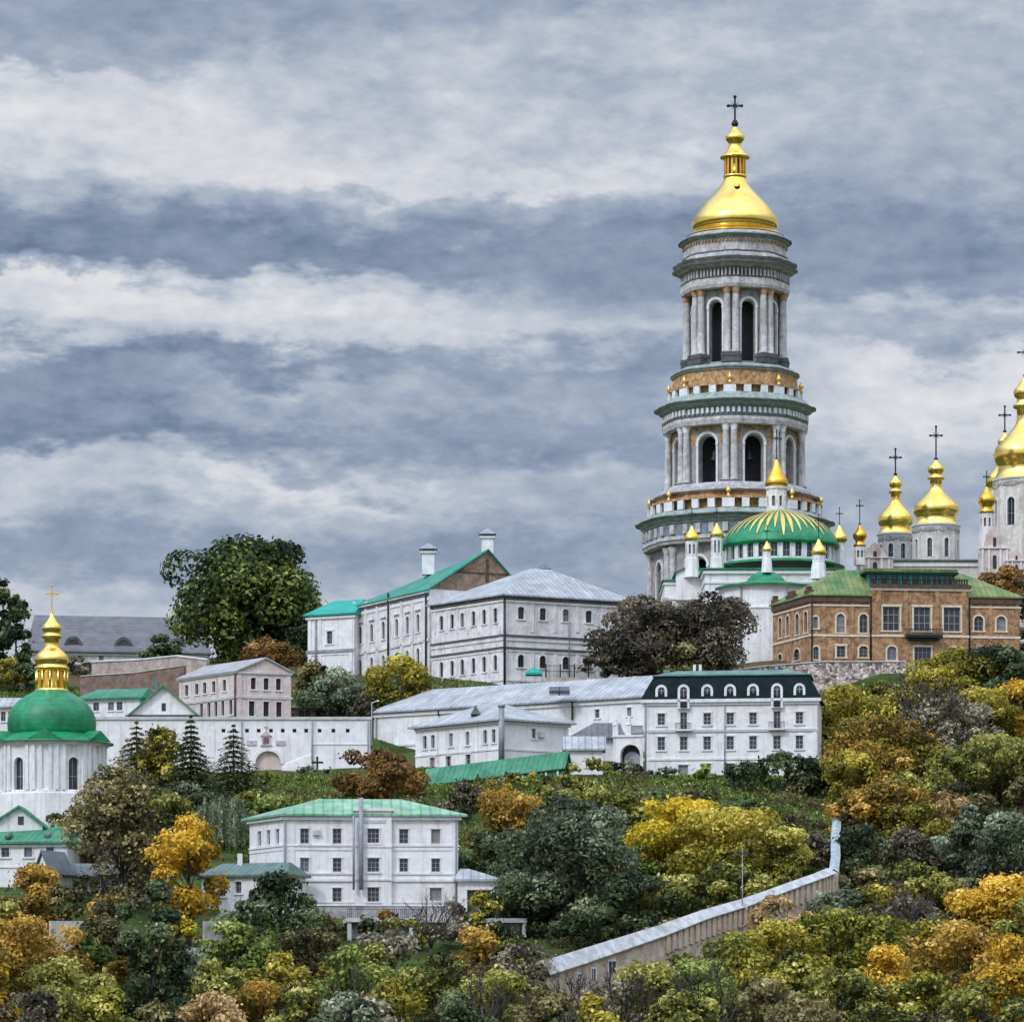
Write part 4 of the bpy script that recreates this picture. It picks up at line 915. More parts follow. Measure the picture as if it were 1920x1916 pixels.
def front_house():
    h = House('small_white_house', 'small white house with grey hipped roof and a tall grey flue at its corner', 'house', (779,566), (938,552), (1066,559), 1442, 1351, whiteb)
    kw = dict(trim=.12, mull=(1,1))
    h.win('s',[797,812,846,877,910,926],1373,1398,7,.4,ref=860,**kw); h.win('s',[811,841,878],1417,1440,9,0,ref=845,**kw); h.win('f',[1001],1366,1384,7,0,**kw); h.finish()
    h.bandz(zr(1352,552), .3, .25); h.bandz(zr(1402,552), .25, .12, oldwhite)
    h.hip(3.3, greyroof, .42, .72, .5, o=.8)
    m = MB(); q = h.f.p(0, 0, .8); m.tube((q[0]-.3,q[1],zr(1425,552)), (q[0]-.3,q[1],zr(1326,552)), .42, .42, 10); m.tube((q[0]-.3,q[1],zr(1326,552)), (q[0]-.3,q[1],zr(1321,552)), .55, .5, 10); m.build('flue', pipe, h.o)
    u = h.f.u(1014); m = MB(); h.f.bar(m, u-.5, u+.5, h.f.z(1382,u), h.f.z(1372,u), .05, .5); m.build('air_conditioner', concrete, h.o)
    q = xy(892, 558); m = MB(); zz = zr(1340,558); m.add([(q.x-.7,q.y-1.2,zz),(q.x+.7,q.y-1.2,zz),(q.x,q.y-1.2,zz+1.3),(q.x-.7,q.y+1.5,zz),(q.x+.7,q.y+1.5,zz),(q.x,q.y+1.5,zz+1.3)], [(0,1,2),(0,2,5,3),(2,1,4,5)]); m.build('roof_dormer', dkgreenroof, h.o)
front_house()
def hut():
    h = House('gatehouse_hut', 'tiny white hut with white gabled roof between the green gallery and the arched gate', 'hut', back((1062,541),(1130,541),4), (1062,541), (1130,541), 1440, 1402, whiteb)
    h.finish(); h.gable_s(1.5, greyroof, .5, .5)
    s = House('dark_shed', 'low dark roofed shed behind the tiny white hut', 'shed', back((1072,564),(1166,564),6), (1072,564), (1166,564), 1425, 1386, oldwhite)
    s.win('f',[1100],1392,1410,14,0); s.finish(); s.hip(2.6, M('dark_grey_roof',(.09,.09,.095),(.17,.165,.165),.8,rough=.6,seam=.8), .45, .97, .5, o=.6)
hut()
def gallery():
    A, B = xy(796, 537), xy(1057, 531); fc = Fac(A, B); zA0, zB0 = zr(1474,537), zr(1441,531); L = fc.L
    T = thing('covered_gallery', 'sloping covered gallery with a bright green sheet roof below the small white house', 'covered walkway', ((A.x+B.x)/2, (A.y+B.y)/2, ground((A.x+B.x)/2,(A.y+B.y)/2)))
    rise = 2.35; n = 6; m = MB()
    zz = lambda t: zA0+(zB0-zA0)*t
    for w0, w1, dz0, dz1 in ((.35, -1.5, 0, rise), (-1.5, -3.3, rise, 0)):
        P = [fc.p(-.3, zz(0)+dz0, w0), fc.p(L+.3, zz(1)+dz0, w0), fc.p(L+.3, zz(1)+dz1, w1), fc.p(-.3, zz(0)+dz1, w1)]
        m.hexa(P, [(a,b,c_+.14) for a,b,c_ in P])
    m.build('roof', greenr, T)
    m = MB(); zb = lambda t: zz(t)-2.6
    for w in (0, -3.0):
        P = [fc.p(0, zb(0), w), fc.p(L, zb(1), w), fc.p(L, zz(1)-.02, w), fc.p(0, zz(0)-.02, w)]; m.poly(P if w == 0 else P[::-1])
    for u, t in ((0,0),(L,1)):
        m.poly([fc.p(u, zb(t), 0), fc.p(u, zz(t), 0), fc.p(u, zz(t)+rise-.2, -1.5), fc.p(u, zz(t), -3.0), fc.p(u, zb(t), -3.0)])
    m.build('wall', M('green_boards',(.03,.13,.08),(.07,.22,.13),.8,courses=.5), T)
    for i in range(12):
        u = L*(i+.5)/12; t = u/L; mm = MB(); fc.bar(mm, u-.12, u+.12, zb(t), zz(t)-.15, -.02, .12); mm.build('post', whiteb, T)
gallery()
def gate():
    A, B = xy(1150,557), xy(1206,556); fc = Fac(A, B)
    T = thing('arched_gate', 'white arched gateway with two topped piers left of the dark mansard building', 'gate', ((A.x+B.x)/2, A.y, zr(1446,557)))
    u0, u1 = fc.u(1163), fc.u(1200); m = MB(); zb = zr(1450,557); zt = zr(1382,557)
    fc.wall(m, zb-1, zt, [(u0,u1,zb,zr(1396,557),1.0)], 1.4)
    m.poly([fc.p(0,zt),fc.p(fc.L,zt),fc.p(fc.L,zt,-1.4),fc.p(0,zt,-1.4)]); m.poly([fc.p(0,zb-1,-1.4),fc.p(0,zb-1),fc.p(0,zt),fc.p(0,zt,-1.4)]); m.build('wall', whiteb, T)
    m = MB(); m.poly([fc.p(u,z,-1.38) for u,z in outline(u0,u1,zb,zr(1396,557),1.0)]); g = m.build('gate_leaf', iron, T)
    m = MB(); fc.bar(m, -.1, fc.L, zt+.003, zt+.3, -1.5, .2); m.build('cornice', trimw, T)
    for px in (1153,1178):
        u = fc.u(px); m = MB(); fc.bar(m, u-.35, u+.35, zt+.31, zt+1.7, -.75, -.05); q = fc.p(u,0,-.4); z1 = zt+1.705
        m.lathe(q[0],q[1],[(z1,.5),(z1+.2,.5),(z1+.3,.2),(z1+.6,.32),(z1+.9,.2),(z1+1.3,.02)],10); m.build('pier', trimw, T)
    m = MB()
    for i in range(14): u = fc.u(1184)+ (fc.u(1204)-fc.u(1184))*i/13; fc.bar(m, u-.03, u+.03, zt+.3, zt+1.5, -.5, -.44)
    fc.bar(m, fc.u(1184), fc.u(1204), zt+1.5, zt+1.6, -.52, -.42); m.build('railing', iron, T)
    u = (u0+u1)/2+.2; m = MB(); z = zr(1446,557)
    m = MB(); hole = (u0+.25,u1-.15,zr(1432,557),zr(1408,557),1.0); m.poly([fc.p(a,b,-1.3) for a,b in outline(*hole)]); m.build('pale_panel', M('pale_lilac_grey',(.30,.29,.33),(.45,.44,.48),.8,rough=.3), T)  # pale round-topped panel just in front of the gate leaf
gate()

# ------------------------------------------------------------------ mansard building
def mansard():
    h = House('mansard_building', 'white building with a dark green mansard roof and seven round topped dormers', 'building', back((1208,551),(1533,548),12), (1208,551), (1533,548), 1457, 1313, whiteb)
    win = dict(trim=.14, mull=(1,2), bar=.1)
    cols = [1240,1282,1326,1369,1412,1457,1499]
    h.win('f',[1240,1326,1369,1412,1499],1336,1358,14,0,ref=1369,**win); h.win('f',[1282,1457],1334,1366,13,0,ref=1369,**win); h.win('f',cols,1380,1405,14,0,ref=1369,**win)
    h.win('f',[1281],1433,1455,18,0,ref=1369,**win); h.win('f',[1324,1369],1431,1453,18,0,ref=1369,**win); h.finish(.28)
    z = lambda r: zr(r, 551)
    h.bandz(z(1312), .45, .5, trimw); h.bandz(z(1318), .35, .25, trimw); h.bandz(z(1369), .35, .16, M('grey_band',(.42,.42,.44),(.55,.55,.56),1)); h.bandz(z(1422), .28, .14, trimw)
    for px in (1213,1528): h.pil('f', px, 7, 1323, 1453, .1)
    ze, zm, zt = h.ze+.01, z(1267), z(1253); oa, ob = .45/h.f.L, .45/h.s.L; ia, ib = 1.25/h.f.L, 1.25/h.s.L; ja, jb = 4.2/h.f.L, 4.4/h.s.L
    rect = lambda a, b, zz: [h.P(a,b,zz), h.P(1-a,b,zz), h.P(1-a,1-b,zz), h.P(a,1-b,zz)]
    m = MB(); lv = [rect(-oa,-ob,ze+.12), rect(ia*.2,ib*.2,ze+(zm-ze)*.45), rect(ia,ib,zm)]
    for a, b in zip(lv[:-1], lv[1:]):
        for i in range(4): m.poly([a[i], a[(i+1)%4], b[(i+1)%4], b[i]])
    for a, b in ((rect(-oa,-ob,ze), lv[0]),):
        for i in range(4): m.poly([a[i], a[(i+1)%4], b[(i+1)%4], b[i]])
        m.poly(a[::-1])
    m.build('mansard_roof', slate, h.o)
    m = MB(); a, b = rect(ia*.8,ib*.8,zm+.01), rect(ia*.8,ib*.8,zm+.2); m.hexa(a, b); a, b = rect(ia*1.1,ib*1.1,zm+.204), rect(ja,jb,zt)
    for i in range(4): m.poly([a[i], a[(i+1)%4], b[(i+1)%4], b[i]])
    m.poly(b); m.build('roof_cap', slatepale, h.o)
    fd = Fac(h.f.p(0,0,.15), h.f.p(h.f.L,0,.15))
    for i, px in enumerate(cols):
        u = fd.u(px); w = 22/2*abs(fd.u(px+1)-fd.u(px)); low = i in (1, 5); z0 = fd.z(1328 if low else 1310, fd.L/2); z1 = fd.z(1282, fd.L/2)
        out = outline(u-w, u+w, z0, z1, 1.0); inn = outline(u-w*.58, u+w*.58, z0+.15, z1-w*.42, 1.0); m = MB(); ff = .35 if low else .12
        N_ = len(out)
        for q in range(N_):
            j = (q+1) % N_
            m.poly([fd.p(*out[q],ff), fd.p(*out[j],ff), fd.p(*inn[j],ff), fd.p(*inn[q],ff)]); m.poly([fd.p(*out[j],ff), fd.p(*out[q],ff), fd.p(*out[q],-1.6), fd.p(*out[j],-1.6)], 1 if 2 <= q < N_-1 else 0); m.poly([fd.p(*inn[q],ff), fd.p(*inn[j],ff), fd.p(*inn[j],ff-.25), fd.p(*inn[q],ff-.25)])
        d = m.build('dormer', [trimw, slatepale], h.o)
        m = MB(); m.poly([fd.p(*q,ff-.25) for q in inn]); fd.bar(m, u-.05, u+.05, z0+.15, z1-w*.5, ff-.24, ff-.16, 1); zz = z1-w; fd.bar(m, u-w*.58, u+w*.58, zz-.05, zz+.05, ff-.24, ff-.17, 1); m.build('window', [glass, frame_w], d)
        if low:
            m = MB(); fd.bar(m, u-w*.55, u+w*.55, z0+.2, z0+1.0, .36, .5); m.build('balcony_rail', iron, d)
            uu = h.f.u(px); zz = h.f.z(1367, h.f.L/2); m = MB(); h.f.bar(m, uu-1.15, uu+1.15, zz-.2, zz, .0, .9); b = m.build('balcony', trimw, h.o)
            m = MB(); h.f.bar(m, uu-1.12, uu+1.12, zz+.85, zz+.92, .82, .88)
            for q in range(13): x = uu-1.1+2.2*q/12; h.f.bar(m, x-.03, x+.03, zz, zz+.85, .83, .87)
            m.build('railing', iron, b)
    for px in (1302,1313): h.chimney(px, 556, 1246, 1264, 5, trimw, False)
    h.chimney(1250, 556, 1256, 1268, 12, slatepale, False)
    h.drain('f', 1210, 1318, 1450, .12); h.drain('f', 1359, 1320, 1452, .08)
mansard()

# ------------------------------------------------------------------ walls and terraces
def wall_thing(name, label, cat, pts, thick, mat, cap=None, capm=None, group=None):
    """pts: (px, Y, row_top, row_bottom) along the wall"""
    P = [(xy(p, Y), zr(rt, Y), zr(rb, Y)) for p, Y, rt, rb in pts]; mid = P[len(P)//2]
    T = thing(name, label, cat, (mid[0].x, mid[0].y, mid[2]), group); m = MB(); cm = MB()
    for (a, za, ba), (b, zb, bb) in zip(P[:-1], P[1:]):
        fc = Fac(a, b); L = fc.L
        m.hexa([fc.p(0,ba-2,0), fc.p(L,bb-2,0), fc.p(L,bb-2,-thick), fc.p(0,ba-2,-thick)], [fc.p(0,za,0), fc.p(L,zb,0), fc.p(L,zb,-thick), fc.p(0,za,-thick)])
        if cap: cm.hexa([fc.p(0,za+.004,.14), fc.p(L,zb+.004,.14), fc.p(L,zb+.004,-thick-.14), fc.p(0,za+.004,-thick-.14)], [fc.p(0,za+cap*.5,.14), fc.p(L,zb+cap*.5,.14), fc.p(L,zb+cap,-thick*.6), fc.p(0,za+cap,-thick*.6)])
    m.build('wall', mat, T)
    if cap: cm.build('coping', capm or concrete, T)
    return T
wall_thing('stone_wall', 'pale rubble stone retaining wall under the orange brick house', 'wall', [(1372,628,1258,1285),(1440,630,1249,1300),(1545,631,1241,1325),(1650,632,1241,1330),(1700,632,1241,1330)], 1.2, rubble, .25)
wall_thing('stone_wall', 'short grey terrace wall at the right of the brick house, half hidden by trees', 'wall', [(1702,633,1246,1330),(1760,633,1247,1330),(1960,636,1248,1330)], 1.0, concrete, .3)
wall_thing('brick_terrace_wall', 'pinkish brick terrace wall with pale coping below the dark roofed arsenal', 'wall', [(172,648,1242,1268),(260,646,1238,1270),(330,644,1231,1270),(388,642,1238,1270)], 1.0, rusticpink, .35)
wall_thing('brick_terrace_wall', 'low reddish brick bank wall stepping down behind the green gabled house', 'wall', [(150,628,1268,1300),(250,626,1262,1300),(345,624,1248,1290)], 1.0, M('red_brick',(.12,.08,.06),(.30,.20,.16),.9,bump=.4), .2)
def great_wall():
    A, B = xy(160,586), xy(694,586); fc = Fac(A, B); T = thing('retaining_wall', 'high white plastered retaining wall with a row of small square openings', 'wall', ((A.x+B.x)/2, A.y, zr(1452,586)))
    zt, zb = zr(1349,586), zr(1456,586); hs = []
    for px in (419,439,463,485,508,530,552,574,599,625,652): u = fc.u(px); hs.append((u-.28, u+.28, zr(1373,586), zr(1366,586), 0))
    ua, ub = fc.u(479), fc.u(527); arch = (ua, ub, zr(1460,586), zr(1408,586), 1.0)
    m = MB(); fc.wall(m, zb-3, zt, hs+[arch], .45)
    m.poly([fc.p(0,zt),fc.p(fc.L,zt),fc.p(fc.L,zt,-1.5),fc.p(0,zt,-1.5)])
    for u, r in ((0,1),(fc.L,0)):
        P = [fc.p(u,zb-3),fc.p(u,zt),fc.p(u,zt,-1.5),fc.p(u,zb-3,-1.5)]; m.poly(P if not r else P[::-1])
    m.build('wall', whiteb, T)
    for h in hs: m = MB(); m.poly([fc.p(u,z,-.45) for u,z in outline(*h)]); m.build('opening', darkin, T)
    m = MB(); m.poly([fc.p(u,z,-.44) for u,z in outline(*arch)]); m.build('blind_arch', pinkw, T)
    m = MB(); u = (ua+ub)/2; r = (ub-ua)/2; zc = arch[3]-r; TT = np.linspace(0, math.pi, 15)
    for q in range(14):
        pi = [(u+(r+.02)*math.cos(t), zc+(r+.02)*math.sin(t)) for t in TT[q:q+2]]; po = [(u+(r+.5)*math.cos(t), zc+(r+.5)*math.sin(t)) for t in TT[q:q+2]]; rg = [pi[0],po[0],po[1],pi[1]]
        m.hexa([fc.p(*x,-.03) for x in rg], [fc.p(*x,.2) for x in rg])
    m.build('arch_trim', trimw, T)
    # painted shrine above the arch
    u = fc.u(499); z = lambda r_: zr(r_,586); m = MB()
    fc.bar(m, u-.6, u+.6, z(1396), z(1380), -.02, .18); fc.bar(m, u-.85, u+.85, z(1398), z(1396.1), -.02, .3)
    a = [fc.p(u-.85,z(1379.8),-.02), fc.p(u+.85,z(1379.8),-.02), fc.p(u,z(1370),-.02)]; b = [fc.p(u-.85,z(1379.8),.25), fc.p(u+.85,z(1379.8),.25), fc.p(u,z(1370),.25)]
    m.poly(b); m.poly([b[0],a[0],a[2],b[2]]); m.poly([b[2],a[2],a[1],b[1]]); m.poly([a[0],b[0],b[1],a[1]])
    fc.bar(m, u-.06, u+.06, z(1370.5), z(1360), 0, .12); fc.bar(m, u-.3, u-.062, z(1363.5), z(1362), 0, .12); fc.bar(m, u+.062, u+.3, z(1363.5), z(1362), 0, .12)
    sh = m.build('shrine', M('shrine_rose',(.36,.24,.28),(.62,.48,.50),2), T)
    m = MB(); fc.bar(m, u-.4, u+.4, z(1394), z(1382), .185, .24); m.build('icon', M('icon_panel',(.08,.05,.09),(.28,.14,.12),4), sh)
    for px in (472,526):
        v = fc.u(px); m = MB(); fc.bar(m, v-.7, v+.7, z(1397), z(1388), -.02, .15); m.build('shrine_scroll', M('shrine_scroll_paint',(.30,.26,.34),(.66,.60,.64),3), sh)
    m = MB(); fc.bar(m, -.2, fc.L+.2, zt+.004, zt+.42, -1.7, .22); m.build('coping', concrete, T)
    m = MB(); u0 = fc.u(585); fc.bar(m, u0, fc.L, z(1396), z(1394), -.02, .1); m.build('string_course', trimw, T)
    for px, r1 in ((453,1450),(585,1450),(690,1450)):
        m = MB(); v = fc.u(px); m.tube(fc.p(v,z(r1),.2), fc.p(v,z(1352),.2), .1, .1, 7); m.build('drainpipe', pipe, T)
    # raking buttress
    m = MB(); v0, v1 = fc.u(530), fc.u(585); a = [fc.p(v0,zb-3,.9),fc.p(v1,zb-3,.9),fc.p(v1,zb-3,-.02),fc.p(v0,zb-3,-.02)]; b = [fc.p(v0,z(1434),.12),fc.p(v1,z(1413),.12),fc.p(v1,z(1411),-.02),fc.p(v0,z(1432),-.02)]
    m.hexa(a, b); m.build('buttress', oldwhite, T)
great_wall()

# walled walk climbing the slope
def slope_wall():
    capm = M('pale_cap',(.30,.31,.32),(.58,.58,.58),.9,rough=.7,streak=.7,detail=9); bt = M('pale_brick',(.50,.37,.28),(.72,.60,.50),1.0,bump=.2,streak=.4)
    pts = [(1026,398,1803,1885,1.35),(1100,404,1780,1870,1.30),(1168,409,1759,1838,1.20),(1245,414,1735,1800,1.05),(1322,419,1708,1770,.85),(1400,425,1686,1752,.72),(1438,428,1673,1738,.64),(1496,432.5,1652,1715,.58),(1540,436,1637,1702,.54),(1562,440,1628,1698,.52)]
    T = thing('slope_wall', 'long brick precinct wall with pale sloping cap climbing the wooded slope', 'wall', (xy(1330,420).x, 420, zr(1785,420)))
    P = [(xy(p, Y), zr(rt, Y), zr(rb, Y), ch) for p, Y, rt, rb, ch in pts]; m = MB(); cp = MB()
    for i, ((a, za, ba, ca), (b, zb, bb, cb)) in enumerate(zip(P[:-1], P[1:])):
        fc = Fac(a, b); L = fc.L; th = 1.3
        m.hexa([fc.p(0,ba-5,0), fc.p(L,bb-5,0), fc.p(L,bb-5,-th), fc.p(0,ba-5,-th)], [fc.p(0,za-ca*.9,0), fc.p(L,zb-cb*.9,0), fc.p(L,zb-cb*.9,-th), fc.p(0,za-ca*.9,-th)])
        for w0, w1, k0, k1 in ((.45,-.65,1,0),(-.65,-1.75,0,1)):
            Q = [fc.p(-.03,za-ca*k0,w0), fc.p(L,zb-cb*k0,w0), fc.p(L,zb-cb*k1,w1), fc.p(-.03,za-ca*k1,w1)]; cp.hexa(Q, [(x,y,z+.10) for x,y,z in Q])
        if i > 2:
            k = max(1, int(L/.95))
            for j in range(k):
                u = L*(j+.5)/k; t = u/L; zt = za-ca+(zb-cb-za+ca)*t; bm = MB(); fc.bar(bm, u-.27, u+.27, zt-2.0, zt-.12, -.02, .22); bm.build('buttress', bt, T)
    for px, r0, r1, w, k in ((1147,1802,1822,13,1),(1112,1816,1836,7,1),(1085,1826,1842,6,0)):
        a, b = P[k][0], P[k+1][0]; fc = Fac(a, b); u = fc.u(px); w_ = w/2*abs(fc.u(px+1)-fc.u(px)); hole = (u-w_, u+w_, fc.z(r1,u), fc.z(r0,u), 0); g = MB(); g.poly([fc.p(*q,.03) for q in outline(*hole)]); fc.bar(g, u-.04,u+.04,hole[2],hole[3],.03,.08,1)
        fc.bar(g, hole[0]-.18, hole[0]-.005, hole[2], hole[3], -.02,.12,1); fc.bar(g, hole[1]+.005, hole[1]+.18, hole[2], hole[3], -.02,.12,1); fc.bar(g, hole[0]-.2, hole[1]+.2, hole[3]+.005, hole[3]+.2, -.02,.14,1); g.build('window', [glass, trimw], T)
    m.build('wall', peach, T); cp.build('cap', capm, T)
    pts = [(1563,440.5,1629,1700),(1567,455,1600,1650),(1566,472,1572,1620),(1569,490,1536,1590),(1571,500,1522,1570)]
    T = thing('slope_wall', 'upper leg of the precinct wall with bluish cap running straight up the slope', 'wall', (xy(1572,480).x, 480, zr(1600,480)))
    P = [(xy(p, Y), zr(rt, Y), zr(rb, Y)) for p, Y, rt, rb in pts]; m = MB(); cp = MB()
    for (a, za, ba), (b, zb, bb) in zip(P[:-1], P[1:]):
        fc = Fac(a, b); L = fc.L
        m.hexa([fc.p(0,ba-5,.42), fc.p(L,bb-5,.42), fc.p(L,bb-5,-.42), fc.p(0,ba-5,-.42)], [fc.p(0,za-.35,.42), fc.p(L,zb-.35,.42), fc.p(L,zb-.35,-.42), fc.p(0,za-.35,-.42)])
        for w0, w1, d0, d1 in ((.55,0,-.35,0),(0,-.55,0,-.35)):
            Q = [fc.p(0,za+d0,w0), fc.p(L,zb+d0,w0), fc.p(L,zb+d1,w1), fc.p(0,za+d1,w1)]; cp.hexa(Q, [(x,y,z+.08) for x,y,z in Q])
    m.build('wall', peach, T); cp.build('cap', M('bluish_cap',(.20,.27,.29),(.52,.58,.59),.9,rough=.7,streak=.7,detail=9), T)
slope_wall()

# ------------------------------------------------------------------ houses at the left
def arsenal():
    h = House('long_dark_roofed_hall', 'long low hall with a huge violet grey roof on the left skyline', 'hall', back((58,728),(388,733),22), (58,728), (388,733), 1250, 1222, oldwhite)
    h.win('f',[150,190,270,310],1226,1240,9,.8); h.finish(); h.bandz(zr(1223,728), .4, .3); h.hip(7.9, arsroof, .03, .985, .45, o=.8)
    for px in (138,232,332):
        c = h.f.u(px); m = MB(); zz = zr(1222,730)+.9; r = 1.75; TT = np.linspace(0, math.pi, 11)
        for a, b in zip(TT[:-1], TT[1:]):
            for ra, rb in ((r, r*1.0),):
                p = [(c+r*math.cos(t), zz+r*1.15*math.sin(t)) for t in (a, b)]; q = [(c+r*.72*math.cos(t), zz+r*.83*math.sin(t)) for t in (a, b)]
                m.hexa([h.f.p(*p[0],-6), h.f.p(*p[1],-6), h.f.p(*q[1],-6), h.f.p(*q[0],-6)], [h.f.p(*p[0],-.8), h.f.p(*p[1],-.8), h.f.p(*q[1],-.8), h.f.p(*q[0],-.8)])
        d = m.build('dormer', dark_st, h.o)
        m = MB(); m.poly([h.f.p(c+r*.73*math.cos(t), zz+r*.84*math.sin(t), -1.0) for t in TT]); m.build('window', glass, d)
arsenal()
def pink_house():
    h = House('pinkish_house', 'weathered pinkish two storey house with many dark windows above the white wall', 'house', (336,613), (445,600), (546,603), 1350, 1258, pinkw)
    kw = dict(trim=.1, mull=(1,2), fm=frame_d, bar=.06, gm=darkin)
    h.win('f',[475,499,522],1271,1293,9.5,.3,**kw); h.win('f',[472,499,523],1315,1343,10.5,0,**kw); h.win('s',[350,369,384,401,421],1279,1300,6.5,.3,**kw); h.win('s',[378,392,405,418,433],1315,1343,6,.3,**kw); h.finish(.35)
    z = lambda r: zr(r,600); h.bandz(z(1258.5), .3, .22, concrete); h.bandz(z(1304), .35, .16, concrete)
    h.pil('f',449,7,1262,1348,.1,pinkw); h.pil('f',541,8,1262,1348,.1,pinkw); h.drain('s',443,1262,1348,.14,brickdk)
    h.gable_f(2.0, M('old_grey_roof',(.30,.29,.29),(.46,.44,.43),.6,rough=.6,seam=.8), .52, .35)
pink_house()
def green_gable():
    h = House('green_gabled_house', 'white house with a wide white gable and pale green roof, right of the green dome', 'house', back((243,589),(370,589),13), (243,589), (370,589), 1352, 1341, whiteb)
    h.finish(); h.gable_f(4.3, greenr, .5, .7, whiteb)
    u = h.f.u(307); m = MB(); z = lambda r: zr(r,589); h.f.bar(m, u-.32, u+.32, z(1333), z(1318), -.02, .03); gw = m.build('attic_window', glass, h.o)
    m = MB(); h.f.bar(m, -.6, h.f.L+.6, z(1342.5), z(1340), -.02, .3); m.build('cornice', dark_st, h.o)
    w = House('x','','', back((150,596),(262,593),9), (150,596), (262,593), 1352, 1313, whiteb, obj=h.o)
    w.win('f',[180,208,224],1316,1332,11,0); w.finish(); w.wall.name = 'wing_wall'; w.hip(2.0, greenr, .1, .95, .5, o=.6)
    h.chimney(290, 597, 1274, 1290, 9, dkgreenroof, False)
    g = House('grey_roofed_house','white house with a grey roof, half hidden behind the plain green dome','house', back((-30,588),(66,588),9), (-30,588), (66,588), 1370, 1327, whiteb); g.win('f',[6,20],1334,1352,9,0); g.finish(); g.hip(1.9, greyroof, .2, .8)
    s = House('small_shed','little dark shed with flat pale roof right of the pinkish house','shed', back((550,607),(592,607),4), (550,607), (592,607), 1352, 1327, gablebrick); s.win('f',[571],1331,1348,24,0,sill=False,gm=darkin); s.finish(); s.hip(.4, concrete, .4, .6)
green_gable()
def villa():
    h = House('white_villa', 'three storey white house with a pale green ribbed roof among the trees', 'house', (468,474), (532,465), (859,466), 1697, 1530, whiteb)
    kw = dict(trim=.1, mull=(1,2))
    up = [571,632,757,817]
    h.win('f',[571,632],1553,1581,16,0,**kw); h.win('f',[757,817],1554,1581,17,0,**kw); h.win('f',[571,632],1608,1634,16,0,**kw); h.win('f',[757,817],1609,1634,16,0,**kw)
    h.win('f',[632],1664,1690,17,0,**kw); h.win('f',[817],1664,1688,22,0,**kw); h.win('s',[487,504,521],1556,1583,6,0,**kw); h.finish(.28)
    z = lambda r: zr(r,465)
    h.bandz(z(1530.5), .35, .4, trimw); h.bandz(z(1583), .18, .16, trimw); h.bandz(z(1588), .35, .08, trimw); h.bandz(z(1636), .16, .15, trimw); h.bandz(z(1647), .3, .2, trimw); h.bandz(z(1691), .3, .25, concrete)
    for px in (537,548,851): h.pil('f', px, 9, 1536, 1645, .09, trimw)
    h.hip(2.35, greenpale, .30, .78, .5, o=.75)
    q = lambda u, w: h.f.A+h.f.d*u+h.f.n*w
    fb = Fac(q(h.f.u(666), .55), q(h.f.u(734), .55)); zt = z(1520); hs = []
    for px, r0, r1, w in ((700,1553,1580,22),(700,1608,1634,22),(700,1663,1690,22)):
        u = fb.u(px); hw = w/2*abs(fb.u(px+1)-fb.u(px)); hs.append((u-hw,u+hw,z(r1),z(r0),0))
    m = MB(); fb.wall(m, h.zb-3, zt, hs, .28)
    for u0, sg in ((0,-1),(fb.L,1)):
        pl = [fb.p(u0,h.zb-3), fb.p(u0,h.zb-3,-1.5), fb.p(u0,zt,-1.5), fb.p(u0,zt)]; m.poly(pl if sg > 0 else pl[::-1])
    m.poly([fb.p(0,zt),fb.p(fb.L,zt),fb.p(fb.L,zt,-1.5),fb.p(0,zt,-1.5)]); m.build('bay', whiteb, h.o)
    for x in hs: window(h.o, fb, x, .28, trim=.12, mull=(2,2))
    m = MB(); fb.bar(m, -.2, fb.L+.2, zt+.004, zt+.3, -1.5, .25); fb.bar(m, -.05, fb.L+.05, z(1588), z(1583), -.03, .1); fb.bar(m, -.05, fb.L+.05, z(1647)-.2, z(1647), -.03, .14); m.build('cornice', trimw, h.o)
    m = MB(); fb.bar(m, fb.L*.15, fb.L*.85, z(1543), z(1537), -.02, .06); m.build('plaque', concrete, h.o)
    for px, r, top in ((677,.27,1496),(663,.14,1530)):
        u = fb.u(px); m = MB(); m.tube(fb.p(u,z(1668),.55), fb.p(u,z(top),.55), r, r, 10); m.build('flue', pipe, h.o)
    h.drain('f',534,1532,1690,.13); h.drain('f',855,1535,1690,.1)
    m = MB(); u = h.f.u(593); h.f.bar(m, u-.4,u+.4,z(1565),z(1556),.02,.4); m.build('air_conditioner', concrete, h.o)
    # right annexe with wide opening, left low wing, terrace
    a = House('x','','', back((858,463),(936,463),7), (858,463), (936,463), 1722, 1652, whiteb, obj=h.o); a.win('f',[898],1668,1712,44,0,depth=.8,gm=M('workshop_gloom',(.10,.09,.07),(.28,.24,.18),.6),mull=(3,0),trim=.15); a.finish(); a.wall.name = 'annexe_wall'; a.hip(1.7, greyroof, .05, .25, .6, o=.5)
    w = House('x','','', back((378,462),(532,458),6), (378,462), (532,458), 1712, 1645, whiteb, obj=h.o); w.win('f',[397,417],1648,1680,12,0,trim=.1); w.win('f',[447],1652,1674,11,0,trim=.1); w.finish(); w.wall.name = 'wing_wall'
    w.hip(1.75, dkgreenroof, .12, .95, .5, o=.5); w.chimney(450, 463, 1600, 1622, 9, trimw, False)
villa()
wall_thing('villa_podium','weathered grey podium wall directly under the white villa','wall',[(572,459,1698,1760),(700,458.5,1698,1760),(862,459,1699,1760)],.6,M('podium_plaster',(.20,.19,.19),(.46,.44,.43),.7,streak=.8,bump=.2),.2)
